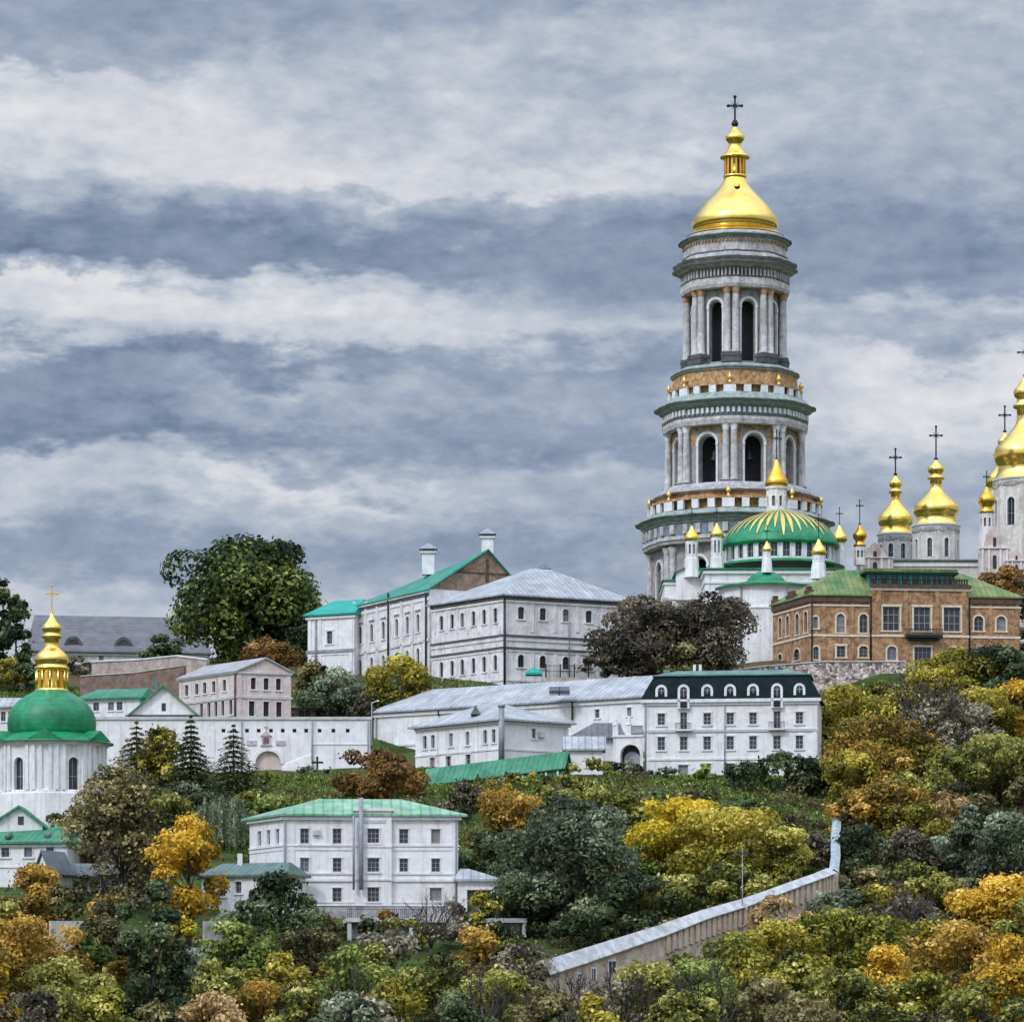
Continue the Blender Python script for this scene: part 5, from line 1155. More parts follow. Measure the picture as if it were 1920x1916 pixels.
def terrace():
    A, B = xy(650,449), xy(988,451); fc = Fac(A, B); T = thing('concrete_terrace', 'pale concrete terrace slab with dark underside in front of the white villa', 'terrace', ((A.x+B.x)/2, A.y, zr(1750,449)))
    z = lambda r: zr(r,449); m = MB(); fc.bar(m, 0, fc.L, z(1728), z(1720), -9, 0); m.build('slab', concrete, T)
    m = MB(); fc.bar(m, .3, fc.L-.6, z(1770), z(1728.2), -8.5, -1.2); m.build('wall', M('podium_plaster',(.34,.33,.33),(.60,.58,.57)), T)
    for px in (652,700,768,838,912,980): mm = MB(); u = min(fc.u(px)+.2, fc.L-.3); fc.bar(mm, u-.22, u+.22, z(1775), z(1728.2), -.6, -.15); mm.build('post', concrete, T)
    m = MB(); fc.bar(m, 0, fc.L*.45, z(1704), z(1703), -.1, -.04)
    for i in range(40): u = fc.L*.45*(i+.5)/40; fc.bar(m, u-.025, u+.025, z(1719.9), z(1704), -.09, -.05)
    m.build('railing', iron, T)
    s = MB(); u0, u1 = fc.u(930), fc.u(990); P = [fc.p(u0,z(1720)+.01,-4),fc.p(u1,z(1720)+.01,-4),fc.p(u0,z(1682),-4)]; Q = [fc.p(u0,z(1720)+.01,-7),fc.p(u1,z(1720)+.01,-7),fc.p(u0,z(1682),-7)]
    s.add(P+Q, [(0,1,2),(5,4,3),(0,2,5,3),(2,1,4,5),(1,0,3,4)]); s.build('stair_flank', concrete, T)
terrace()
def lower_left():
    h = House('green_roofed_lodge', 'white house with green roof and small white attic gable at the left edge', 'house', back((-70,464),(126,462),11), (-70,464), (126,462), 1662, 1583, whiteb)
    h.win('f',[10,53,94],1588,1606,15,0,mull=(1,1),trim=.12); h.finish(); h.bandz(zr(1584,464),.3,.25); h.bandz(zr(1624,464),.2,.12); h.hip(2.3, greenr, .12, .93, .5, o=.6)
    g = House('x','','', back((-18,467),(80,467),6), (-18,467), (80,467), 1570, 1548, whiteb, obj=h.o); g.finish(); g.wall.name = 'attic_wall'; g.gable_f(2.2, greenr, .55, .5, whiteb)
    u = g.f.u(39); m = MB(); g.f.bar(m, u-.35, u+.35, zr(1546,467), zr(1530,467), -.02, .03); m.build('attic_window', glass, h.o)
    for px in (14,88):
        q = xy(px,463); mm = MB(); zz = zr(1568,463); mm.tube((q.x,q.y+.2,zz),(q.x,q.y+2.2,zz+.35),.38,.38,10); mm.build('roof_vent', dkgreenroof, h.o)
    p = House('dark_roofed_cottage', 'cottage with dark slate roof and little white gable below the green roofed lodge', 'cottage', (63,458), (97,449), (136,453), 1668, 1638, oldwhite)
    p.finish(); p.gable_s(2.7, M('cottage_slate',(.07,.10,.11),(.15,.18,.19),.7,rough=.6,courses=.5), .5, .4, whiteb)
    m = MB(); L = p.s.L/2; p.s.bar(m, L-.35, L+.35, p.ze+.4, p.ze+1.5, -.02, .03); m.build('attic_window', darkin, p.o)
    v = House('veranda_house', 'low house with glazed dark veranda and pinkish base behind the brown trees', 'house', back((118,456),(300,458),6), (118,456), (300,458), 1694, 1645, oldwhite)
    v.win('f',[140,158,176,196,216,246,266],1650,1676,13,0,ref=200,mull=(1,1),sill=False); v.finish(); v.band('f',1680,12,.14,pinkw,name='base'); v.hip(1.8, M('veranda_roof',(.10,.12,.12),(.20,.22,.21),.7,rough=.6,seam=.7), .1, .9, .5, o=.7)
lower_left()
wall_thing('concrete_wall','pale grey concrete wall end showing between trees at lower left','wall',[(96,424,1726,1800),(158,426,1726,1800)],.6,concrete)
wall_thing('low_white_wall','low whitewashed garden wall below the dark green roofed wing','wall',[(384,416,1726,1790),(448,418,1728,1790)],.5,M('podium_plaster',(.34,.33,.33),(.60,.58,.57)))
def car_port():
    A, B = xy(335,414), xy(408,414); fc = Fac(A, B); T = thing('garden_shelter','flat lilac roofed shelter on white posts beside the dark green poplar','shelter',((A.x+B.x)/2, A.y, zr(1800,414)))
    z = lambda r: zr(r,414); m = MB(); fc.bar(m, 0, fc.L, z(1783), z(1776), -3.5, 0); m.build('roof', M('lilac_roof',(.30,.25,.34),(.45,.40,.48),.7), T)
    for u in (.15, fc.L*.5, fc.L-.15):
        m = MB(); fc.bar(m, u-.09, u+.09, z(1815), z(1783.1), -.3, -.12); m.build('post', whiteb, T)
    m = MB(); fc.bar(m, .1, fc.L-.1, z(1820), z(1785), -3.4, -3.2); m.build('back_wall', concrete, T)
car_port()
def wall_cabin():
    h = House('garden_cabin','tiny white cabin half hidden behind the grey green tree','hut', back((1112,452),(1142,452),2), (1112,452), (1142,452), 1698, 1652, whiteb); h.win('f',[1124],1662,1684,8,0); h.finish(); h.gable_f(.8, whiteb, .5, .3)
wall_cabin()

# ------------------------------------------------------------------ poles, monument, awning, fence
def pole(px, Y, r0, r1, rad, label, cat, name, extra=None):
    c = xy(px, Y); T = thing(name, label, cat, (c.x, c.y, zr(r1,Y))); m = MB(); m.tube((c.x,c.y,zr(r1,Y)-.5),(c.x,c.y,zr(r0,Y)),rad,rad*.7,8); m.build('pole', pipe, T)
    if extra: extra(T, c, Y, r0)
def arm(T, c, Y, r0):
    m = MB(); z = zr(r0,Y); m.box((c.x,c.y,z-.5),1.4,.12,.12)
    for d in (-.6,.6): m.lathe(c.x+d,c.y,[(z-.38,.07),(z-.28,.09),(z-.18,.05)],8)
    m.build('crossarm', bark, T)
def lampv(T, c, Y, r0):
    m = MB(); z = zr(r0,Y); m.tube((c.x,c.y,z),(c.x+.8,c.y-.3,z+.3),.06,.05,6); m.lathe(c.x+.9,c.y-.35,[(z+.15,.05),(z+.2,.22),(z+.34,.16),(z+.42,.03)],10); m.build('lamp_head', trimw, T)
pole(1392,424,1592,1748,.065,'thin grey utility pole standing at the cap of the brick slope wall','utility pole','utility_pole',arm)
pole(697,572,1318,1445,.10,'tall thin street lamp at the right end of the white wall','street lamp','street_lamp',lampv)
def memorial():
    c = xy(595,570); Y = 570; T = thing('memorial_cross','black memorial cross standing before the white retaining wall','cross',(c.x,c.y,zr(1456,Y))); m = MB(); m.box((c.x,c.y,zr(1458,Y)),.28,.28,zr(1418,Y)-zr(1458,Y)); m.box((c.x-.5,c.y,zr(1431,Y)),.72,.24,.28); m.box((c.x+.5,c.y,zr(1431,Y)),.72,.24,.28); m.build('cross', iron, T)
    m = MB(); m.box((c.x,c.y,zr(1462,Y)),1.2,1.2,.6); m.build('base', dark_st, T)
memorial()
def awning():
    c = xy(1001,619); Y = 619; T = thing('market_tent','small teal peaked tent in front of the hipped white building','tent',(c.x,c.y,zr(1276,Y))); z = lambda r: zr(r,Y); w = 1.35; m = MB()
    q = [(c.x-w,c.y-w),(c.x+w,c.y-w),(c.x+w,c.y+w),(c.x-w,c.y+w)]
    m.add([(a,b,z(1262)) for a,b in q]+[(a,b,z(1266)) for a,b in q]+[(c.x,c.y,z(1249))], [(0,1,8),(1,2,8),(2,3,8),(3,0,8),(4,5,1,0),(5,6,2,1),(6,7,3,2),(7,4,0,3)]); m.build('canopy', teal, T)
    for a, b in q: m = MB(); m.tube((a*.98+c.x*.02,b*.98+c.y*.02,z(1284)),(a*.98+c.x*.02,b*.98+c.y*.02,z(1264)),.05,.05,6); m.build('pole', pipe, T)
awning()
def fence():
    A, B = xy(1022,617), xy(1132,617); fc = Fac(A, B); T = thing('yard_fence','dark iron yard fence with brick base between the teal tent and dark trees','fence',((A.x+B.x)/2,A.y,zr(1284,617))); z = lambda r: zr(r,617)
    m = MB(); fc.bar(m, 0, fc.L, z(1295), z(1270), -.25, 0); m.build('base', rusticpink, T)
    m = MB()
    for r in (1247,1258): fc.bar(m, 0, fc.L, z(r)-.05, z(r), -.16, -.1)
    for i in range(46): u = fc.L*(i+.5)/46; fc.bar(m, u-.025, u+.025, z(1269.9), z(1246), -.15, -.11)
    m.build('railing', iron, T)
    for i in range(5): u = .12+(fc.L-.24)*i/4; mm = MB(); fc.bar(mm, u-.1, u+.1, z(1269.9), z(1244), -.22, -.02); mm.build('post', iron, T)
fence()
# ------------------------------------------------------------------ trees
def leafmat(name, cols):
    m = bpy.data.materials.new(name); m.use_nodes = True
    nt = m.node_tree; N = nt.nodes; Lk = nt.links.new; b = N['Principled BSDF']
    b.inputs['Roughness'].default_value = .6; b.inputs['Specular IOR Level'].default_value = .25
    a = N.new('ShaderNodeAttribute'); a.attribute_name = 'tint'
    r = N.new('ShaderNodeValToRGB'); e = r.color_ramp.elements
    ps = np.linspace(.1, .9, len(cols))
    e[0].position = ps[0]; e[0].color = (*cols[0], 1); e[1].position = ps[-1]; e[1].color = (*cols[-1], 1)
    for p, c in zip(ps[1:-1], cols[1:-1]): q = e.new(p); q.color = (*c, 1)
    Lk(a.outputs['Fac'], r.inputs[0]); Lk(r.outputs[0], b.inputs['Base Color'])
    t = N.new('ShaderNodeBsdfTranslucent'); Lk(r.outputs[0], t.inputs[0])
    mx = N.new('ShaderNodeMixShader'); mx.inputs[0].default_value = .30
    Lk(b.outputs[0], mx.inputs[1]); Lk(t.outputs[0], mx.inputs[2]); Lk(mx.outputs[0], N['Material Output'].inputs[0])
    return m
PAL = {
 'yellow': [(.05,.07,.012),(.34,.27,.015),(.78,.56,.03),(1.0,.82,.14)],
 'yolive': [(.030,.042,.012),(.16,.15,.02),(.48,.38,.04),(.88,.74,.18)],
 'ygreen': [(.032,.048,.012),(.17,.175,.025),(.46,.42,.06),(.84,.74,.22)],
 'orange': [(.07,.065,.012),(.42,.25,.018),(.86,.55,.05),(1.0,.78,.20)],
 'oolive': [(.030,.040,.012),(.17,.12,.02),(.54,.31,.045),(.88,.60,.18)],
 'olive':  [(.016,.026,.009),(.11,.12,.022),(.38,.36,.07),(.78,.71,.25)],
 'green':  [(.014,.032,.010),(.075,.115,.020),(.26,.32,.06),(.62,.64,.22)],
 'deepgreen':[(.006,.014,.005),(.035,.062,.014),(.15,.19,.035),(.50,.50,.14)],
 'dkgreen':[(.008,.016,.008),(.036,.058,.022),(.12,.155,.06),(.36,.40,.20)],
 'grgreen':[(.014,.024,.014),(.075,.098,.050),(.23,.27,.16),(.56,.60,.42)],
 'rust':   [(.035,.028,.012),(.18,.085,.022),(.40,.21,.05),(.66,.44,.18)],
 'brown':  [(.012,.012,.009),(.065,.054,.036),(.20,.165,.105),(.48,.41,.28)],
 'broliv': [(.014,.016,.010),(.085,.075,.028),(.28,.23,.09),(.62,.53,.26)],
 'mauve':  [(.035,.033,.022),(.18,.155,.10),(.42,.36,.25),(.74,.66,.48)],
 'peach':  [(.08,.06,.025),(.40,.25,.09),(.74,.52,.25),(.95,.78,.50)],
}
LM = {k: leafmat('leaves_'+k, v) for k, v in PAL.items()}

def leaf_mesh(name, mat, pos, nrm, size, tint, parent, origin, aspect=.62, updir=None):
    n = len(pos); rs = np.random.RandomState(n)
    t = rs.normal(size=(n, 3)) if updir is None else updir+.35*rs.normal(size=(n, 3))
    nrm = nrm/np.maximum(np.linalg.norm(nrm, axis=1, keepdims=True), 1e-6)
    t = t-nrm*(t*nrm).sum(1, keepdims=True); t /= np.maximum(np.linalg.norm(t, axis=1, keepdims=True), 1e-6)
    b = np.cross(nrm, t); h = (size*.62)[:, None]; w = h*aspect
    bend = nrm*h*.22
    V = np.stack([pos-t*h-bend, pos-b*w+t*h*.1, pos+t*h-bend, pos+b*w+t*h*.1], 1).reshape(-1, 3)-np.array(origin)
    me = bpy.data.meshes.new(name); me.vertices.add(4*n); me.loops.add(4*n); me.polygons.add(n)
    me.vertices.foreach_set('co', V.astype(np.float32).ravel())
    me.loops.foreach_set('vertex_index', np.arange(4*n, dtype=np.int32)); me.polygons.foreach_set('loop_start', np.arange(0, 4*n, 4, dtype=np.int32))
    me.polygons.foreach_set('loop_total', np.full(n, 4, dtype=np.int32))
    me.update(calc_edges=True)
    at_ = me.attributes.new('tint', 'FLOAT', 'FACE'); at_.data.foreach_set('value', np.clip(tint, 0, 1).astype(np.float32))
    me.materials.append(mat); o = bpy.data.objects.new(name, me); C.objects.link(o)
    if parent: o.parent = parent
    else: o.location = origin
    return o

def crown_leaves(rs, kind, rx, rz, n, cz, dens=1.0):
    """leaf clumps gathered in lobes; positions are relative to the crown's centre"""
    m = int(np.clip(8+rx*rz*1.1, 9, 46 if rx < 9 else 80)*(2.2 if kind == 'cone' else 1))
    f = {'round': lambda t: np.sqrt(np.clip(1-(2*t-1)**2, 0, 1))*.8+.2*np.sqrt(np.clip(1-(1.35*t-.35)**2, 0, 1))*np.clip(t*5, 0, 1),
         'spread': lambda t: np.clip(.35+1.0*t, 0, 1)*np.sqrt(np.clip(1-np.clip(t-.4, 0, 1)**2/.42, 0, 1)),
         'cone': lambda t: np.clip(1.05-t, 0, 1)**.8*np.clip(t*7+.25, 0, 1),
         'column': lambda t: np.sqrt(np.clip(1-np.abs(2*t-.85)**3.2/1.5, 0, 1))*np.clip((1.04-t)*4, 0, 1)**.6,
         'bush': lambda t: np.sqrt(np.clip(1-t**2, 0, 1))}[kind]
    t = rs.uniform(.06, .93, m); ph = rs.uniform(0, 2*np.pi, m); rad = f(t)*np.sqrt(rs.uniform(.06, 1, m))*.80
    lr = rs.uniform(.20, .38, m)*(.45+.55*f(t))*(1 if m < 25 else .86)*(.7 if kind == 'cone' else 1)
    L = np.stack([rad*np.cos(ph), rad*np.sin(ph), 2*t-1], 1)
    L[0] = (0, 0, .80); lr[0] = .26 if kind not in ('cone', 'column') else .14
    pick = rs.choice(m, n, p=lr**2/np.sum(lr**2)); ltint = rs.uniform(.08, .82, m)
    d = rs.normal(size=(n, 3)); d[:, 2] += .35; d /= np.linalg.norm(d, axis=1, keepdims=True)
    s = (.62+.45*rs.uniform(0, 1, n)**.5)[:, None]
    squash = np.array([1, 1, .9])
    S = np.array([rx, rx, rz]); iso = min(rx, rz*1.2)
    p = L[pick]*S+d*squash*s*lr[pick][:, None]*iso*1.12
    # stray sprays that break the outline
    k = int(n*.10); j = rs.choice(n, k, replace=False); p[j] += d[j]*rs.uniform(.1, .65, (k, 1))
    nr = d+.55*rs.normal(size=(n, 3)); nr[:, 2] += .35
    tint = ltint[pick]*.56+.46*rs.uniform(0, 1, n)**1.2
    e = np.percentile(np.abs(p[:, :2]), 97); p[:, :2] *= rx/e; sc_ = rx/e
    lo, hi = np.percentile(p[:, 2], [1.0, 99.3]); p[:, 2] = (p[:, 2]-(lo+hi)/2)*(2*rz/(hi-lo))
    return p, nr, tint, L*S*np.array([sc_, sc_, 1]), lr

GRP = None
def tree(kind, pal, px, top, bot, w, Y, label, name=None, cat='tree', group=None, dens=1.0, ls=1.0, seed=None, htint=0.0, limbs=None, lean=0.0):
    limbs = limbs or (14 if w > 120 else 10)
    if group == ST and kind != 'bare':
        top -= 12; w *= 1.1
        if Y >= 545 and px > 1690: top -= 22; w *= 1.1
    rs = np.random.RandomState(seed if seed is not None else (int(px)*7919+int(top)*131+int(Y)) % 2**31)
    c = xy(px, Y); gz = ground(c.x, c.y)-.15; zt = zr(top, Y); zb = max(zr(bot, Y), gz+.15)
    if zt < zb+1.2: zt = zb+1.2
    rx = w*.5*Y/F; rz = (zt-zb)/2; cz = (zt+zb)/2; H_ = zt-gz
    name = name or {'conifer': 'spruce_tree', 'willow': 'willow_tree', 'bare': 'bare_tree', 'column': 'poplar_tree', 'bush': 'bush'}.get(kind, 'broadleaf_tree')
    T = thing(name, label, cat, (c.x, c.y, gz), group)
    o0 = Vector((c.x, c.y, gz)); tb = MB(); size = .46*ls*(Y/450)**.35
    tr = max(.10, min(.55, H_*.022))*(1.5 if kind == 'bare' and px > 1700 else 1)
    if kind == 'bare':
        def br(p, d, ln, r, lev):
            q = p+d*ln; tb.tube(p, q, r, r*.62, 5)
            if lev == 0: return
            for _ in range(3 if lev > 1 else 4):
                e = (d+Vector(rs.normal(size=3))*.42+Vector((0,0,.12))).normalized(); st = p+d*ln*rs.uniform(.55, 1.0)
                br(st, e, ln*rs.uniform(.55, .8), r*.55, lev-1)
        br(Vector((c.x, c.y, gz)), Vector((lean, 0, 1)).normalized(), H_*.34, tr*1.1, 2)
        tb.build('trunk', bark, T)
        cb = MB(); tb = cb
        for _ in range(7):
            e = (Vector((rs.normal()*.6, rs.normal()*.4, 1))).normalized(); br(Vector((c.x, c.y, gz+H_*rs.uniform(.22,.4))), e, H_*.28, tr*.5, 3)
        cb.build('crown', bark, T); return T
    if kind == 'conifer':
        tb.tube((c.x, c.y, gz), (c.x, c.y, zt), tr, .03, 7); tb.build('trunk', bark, T)
        P, Nn, Tt, U = [], [], [], []; tiers = max(9, int((zt-zb)/.62))
        for i in range(tiers):
            f = i/(tiers-1); z = zb+(zt-zb)*f*.985; R_ = rx*(1-f)**.85*rs.uniform(.85, 1.1)+.12; nb = int(6+9*(1-f))
            for b in range(nb):
                a = 2*np.pi*(b+rs.uniform(-.3,.3))/nb+i*.7; k = int(9+40*(1-f)*dens); s = rs.uniform(.1, 1, k); rr = R_*rs.uniform(.8, 1.12)
                q = np.stack([c.x+np.cos(a)*s*rr, c.y+np.sin(a)*s*rr, z-s*s*rr*.34+rs.uniform(-.12,.12,k)], 1); q[:, :2] += rs.normal(size=(k, 2))*.14*rr*s[:, None]
                P.append(q); Nn.append(np.stack([rs.normal(size=k)*.4, rs.normal(size=k)*.4, np.ones(k)], 1)); Tt.append(rs.uniform(0, .8, k)*.8+.2*s); U.append(np.tile([np.cos(a), np.sin(a), -.35], (k, 1)))
        P = np.concatenate(P); leaf_mesh('crown', LM[pal], P, np.concatenate(Nn), np.full(len(P), size*.92)*rs.uniform(.7, 1.2, len(P)), np.concatenate(Tt), T, o0, .42, np.concatenate(U)); return T
    if kind == 'willow':
        tb.tube((c.x, c.y, gz), (c.x, c.y, cz+rz*.4), tr, tr*.4, 7); tb.build('trunk', bark, T)
        P, Tt = [], []; ns = int(150*dens)
        for i in range(ns):
            a = rs.uniform(0, 2*np.pi); r = rx*np.sqrt(rs.uniform(.03, 1)); z0 = zb+2*rz*(1-.35*(r/rx)**2)*rs.uniform(.86, 1); ln = rs.uniform(.35, .95)*(z0-zb); k = int(ln/.20)+3; s = np.linspace(0, 1, k)
            q = np.stack([c.x+np.cos(a)*(r+s*.35), c.y+np.sin(a)*(r+s*.35), z0-s*ln], 1)+rs.normal(size=(k, 3))*.10; P.append(q); Tt.append(rs.uniform(.1, .6)+.35*rs.uniform(0, 1, k))
        P = np.concatenate(P); n = len(P); nr = rs.normal(size=(n, 3)); nr[:, 2] *= .2
        leaf_mesh('crown', LM[pal], P, nr, np.full(n, size*.8), np.concatenate(Tt), T, o0, .4, np.tile([0, 0, -1.0], (n, 1))); return T
    n = int(np.clip(rx*rz*np.pi*104*dens/(ls*ls), 350, 20000))
    p, nr, tint, L, lr = crown_leaves(rs, kind, rx, rz, n, cz)
    p[:, 2] = np.maximum(p[:, 2]+cz, gz+.1); p[:, 0] += c.x+lean*(p[:, 2]-gz); p[:, 1] += c.y
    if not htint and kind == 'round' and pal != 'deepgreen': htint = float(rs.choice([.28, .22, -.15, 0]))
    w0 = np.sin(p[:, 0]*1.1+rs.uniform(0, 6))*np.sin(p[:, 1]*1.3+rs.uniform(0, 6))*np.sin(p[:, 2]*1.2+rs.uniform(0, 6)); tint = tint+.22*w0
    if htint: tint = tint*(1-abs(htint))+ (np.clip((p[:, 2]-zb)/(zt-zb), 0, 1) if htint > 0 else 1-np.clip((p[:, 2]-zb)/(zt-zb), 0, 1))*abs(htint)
    if kind != 'bush' or cat == 'tree':
        top_ = Vector((c.x+lean*H_*.6, c.y, cz+rz*.35)); fork = Vector((c.x, c.y, max(gz+H_*.22, min(zb+rz*.35, cz)))); tb.tube((c.x, c.y, gz-.3), fork, tr, tr*.75, 7); tb.tube(fork, top_, tr*.72, tr*.2, 6)
        for q in L[:(limbs or 9)]:
            e = Vector((c.x+q[0]*.92+lean*(cz+q[2]-gz), c.y+q[1]*.92, cz+q[2]*.9)); s = fork.lerp(top_, rs.uniform(0, .6))
            if e.z > gz+.5: mid = s.lerp(e, .5)+Vector((0, 0, -.06*(e-s).length)); tb.tube(s, mid, tr*.4, tr*.26, 5); tb.tube(mid, e, tr*.26, tr*.08, 5)
        for q in L[:26 if dens < .9 else 12]:
            e = Vector((c.x+q[0]*1.12+lean*(cz+q[2]-gz), c.y+q[1]*1.12-.3, cz+q[2]*1.04+.3)); s = fork.lerp(e, .45)
            if s.z > gz+.4: tb.tube(s, e, tr*.20, .02, 4)
        tb.build('trunk', bark, T)
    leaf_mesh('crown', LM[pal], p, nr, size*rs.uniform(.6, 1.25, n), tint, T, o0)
    return T

HT = 'trees on the hill crest'; ST = 'trees on the right hand slope'; MT = 'trees in the middle gardens'; FT = 'trees in the foreground wood'; LT = 'trees around the left houses'
# hill crest
tree('round','deepgreen',460,1012,1238,252,690,'very large round green tree on the left skyline, biggest tree crown',group=HT,ls=1.55,dens=2.2,limbs=14)
tree('round','rust',500,1196,1262,104,664,'rust red small tree behind the pinkish house roof',group=HT)
tree('bush','dkgreen',302,1190,1236,70,716,'dark green shrub in front of the violet grey hall roof',cat='bush',group=HT)
tree('column','dkgreen',-6,1085,1295,62,702,'dark narrow tree cut by the left edge of the picture',group=HT,name='broadleaf_tree')
tree('column','dkgreen',30,1118,1270,52,694,'dark narrow tree just left of the gilded lantern',group=HT,name='broadleaf_tree')
tree('bush','yolive',18,1236,1300,100,640,'yellowish shrub at the left edge below the dark narrow trees',cat='bush',group=HT)
tree('bush','dkgreen',75,1245,1300,90,638,'dark shrub behind the gilded lantern of the green dome',cat='bush',group=HT)
tree('bush','brown',150,1232,1275,60,652,'brownish shrub at the left end of the brick terrace wall',cat='bush',group=HT)
tree('round','dkgreen',560,1150,1300,90,684,'dark tree squeezed between the large green tree and the teal roofed block',group=HT)
tree('bush','broliv',590,1240,1290,60,628,'low dark bush right of the pinkish house',cat='bush',group=HT)
tree('round','grgreen',632,1256,1350,140,609,'grey green bushy tree below the teal roofed block',group=HT)
tree('round','yolive',746,1232,1332,122,607,'olive yellow tree before the tall windows of the long white building',group=HT,htint=.3)
tree('bush','brown',680,1300,1345,60,602,'small brown bush at the end of the long grey metal roof',cat='bush',group=HT)
tree('round','brown',1205,1122,1272,158,622,'dark brown bushy tree at the right end of the hipped white building',group=HT,dens=1.25)
tree('round','brown',1330,1118,1256,150,624,'dark brown bushy tree in front of the green domed round church',group=HT,dens=1.25)
tree('bush','broliv',1265,1190,1280,110,620,'low dark bush filling the gap between the two brown trees',cat='bush',group=HT)
tree('bush','brown',1120,1225,1268,60,619,'small dark bush beside the iron yard fence',cat='bush',group=HT)
tree('round','rust',1888,1062,1140,90,700,'rust coloured tree below the big gilded dome',group=HT)
tree('bush','brown',1925,1085,1240,60,650,'dark tall bush at the right corner of the brick house',cat='bush',group=HT)
# right-hand slope
tree('round','yolive',1590,1300,1410,128,566,'olive yellow tree touching the right end of the mansard building',group=ST)
tree('round','olive',1655,1290,1360,110,590,'olive tree just under the stone wall',group=ST)
tree('round','oolive',1640,1362,1520,190,528,'orange tinged tree right of the mansard building, broad crown',group=ST,dens=.95)
tree('bare','brown',1722,1238,1420,130,549,'bare leafless tree with dark branches against the stone wall',group=ST)
tree('round','yolive',1795,1252,1345,130,604,'olive yellow tree below the short grey terrace wall',group=ST)
tree('round','dkgreen',1868,1248,1352,112,600,'dark green tree near the right edge under the brick house',group=ST)
tree('round','orange',1908,1312,1402,76,566,'small orange tree at the right edge under the dark green tree',group=ST)
tree('round','mauve',1785,1338,1440,140,552,'greyish brown thin tree in the middle of the right slope',group=ST,dens=.7)
tree('round','olive',1868,1392,1545,190,520,'large olive green tree at the right edge in mid slope',group=ST)
tree('round','yolive',1735,1400,1490,110,525,'yellow olive tree left of the large olive tree',group=ST)
tree('round','oolive',1655,1478,1650,205,496,'big orange and olive tree right of the bluish wall leg',group=ST)
tree('round','peach',1765,1500,1612,96,494,'pale orange tree above the conical grey green tree',group=ST)
tree('cone','grgreen',1818,1522,1690,100,474,'conical grey green tree on the right slope',group=ST)
tree('round','grgreen',1895,1538,1672,126,470,'round grey green tree at the right edge',group=ST)
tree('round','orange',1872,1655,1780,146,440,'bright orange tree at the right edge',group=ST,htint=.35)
tree('round','olive',1702,1625,1800,150,452,'thin olive tree with visible upright trunk below the wall corner',group=ST,dens=.6)
tree('round','broliv',1622,1640,1730,110,447,'brownish tree just right of the brick wall corner',group=ST)
tree('round','brown',1690,1570,1660,120,476,'dark brown tree in the hollow of the right slope',group=ST)
tree('round','olive',1780,1430,1520,90,512,'small olive tree between greyish brown and large olive trees',group=ST)
tree('round','dkgreen',1620,1560,1660,100,470,'dark green tree beside the bluish wall leg',group=ST)
tree('round','olive',1760,1650,1760,110,446,'olive tree left of the bright orange edge tree',group=ST)
tree('round','ygreen',1558,1718,1850,170,414,'yellow green tree below the brick slope wall, left of centre',group=ST)
tree('round','yolive',1450,1740,1860,150,406,'yellow olive tree close under the slope wall',group=ST)
tree('cone','orange',1660,1786,1925,124,386,'pyramid shaped orange tree at the bottom right',group=ST,htint=.3)
tree('round','oolive',1795,1742,1910,180,396,'orange olive tree left of the bottom right corner',group=ST)
tree('round','orange',1892,1768,1925,150,380,'orange tree in the bottom right corner',group=ST,htint=-.2)
tree('round','ygreen',1735,1836,1940,120,372,'yellowish tree at the bottom edge right of the orange pyramid',group=ST)
tree('round','olive',1845,1850,1950,140,366,'olive tree at the bottom edge near the right corner',group=ST)
tree('round','olive',1570,1830,1940,150,372,'olive tree at the bottom edge left of the orange pyramid',group=ST)
tree('round','peach',1470,1690,1760,110,420,'pale orange sapling against the brick slope wall',group=ST,dens=.6)
tree('round','broliv',1920,1470,1560,80,500,'brown olive tree cut by the right edge',group=ST)
tree('round','olive',1700,1460,1540,90,508,'olive tree behind the big orange and olive tree',group=ST)
# middle gardens
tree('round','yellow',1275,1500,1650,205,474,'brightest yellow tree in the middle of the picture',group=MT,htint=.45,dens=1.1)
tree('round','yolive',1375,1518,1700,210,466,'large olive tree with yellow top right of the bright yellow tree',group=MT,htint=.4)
tree('round','ygreen',1468,1552,1680,124,464,'yellow green tree left of the bluish wall leg',group=MT)
tree('round','grgreen',1060,1500,1728,236,456,'large grey green dome shaped tree in the middle',group=MT,dens=1.2)
tree('round','oolive',948,1484,1610,136,484,'orange tinted tree left of the large grey green tree',group=MT,htint=.35)
tree('round','olive',1118,1474,1570,160,496,'olive tree behind the large grey green tree',group=MT)
tree('round','dkgreen',1470,1412,1545,142,524,'dark green tree below the right end of the mansard building',group=MT)
tree('bush','dkgreen',1400,1428,1478,90,534,'dark green shrub at the foot of the mansard building, right part',cat='bush',group=MT)
tree('bush','green',1322,1434,1470,46,541,'small green shrub before the mansard building ground floor window',cat='bush',group=MT)
tree('bush','grgreen',1246,1440,1474,64,541,'grey green shrub at the left foot of the mansard building',cat='bush',group=MT)
tree('bush','grgreen',1180,1426,1478,70,540,'grey green bush before the arched gate',cat='bush',group=MT)
tree('bush','ygreen',1105,1424,1462,100,532,'yellow green bush below the tiny white hut',cat='bush',group=MT)
tree('bush','ygreen',1000,1448,1484,110,526,'yellow green hedge bush below the green gallery end',cat='bush',group=MT)
tree('bush','olive',1060,1452,1490,110,522,'olive hedge bush in the upper garden',cat='bush',group=MT)
tree('bush','yolive',925,1462,1500,90,520,'olive yellow bush under the green gallery',cat='bush',group=MT)
tree('round','dkgreen',902,1556,1690,96,478,'dark tree touching the right side of the white villa',group=MT)
tree('round','brown',868,1470,1545,86,508,'dark maroon brown tree above the villa roof end',group=MT)
tree('round','rust',712,1408,1520,180,522,'rust brown wide tree above the white villa roof',group=MT)
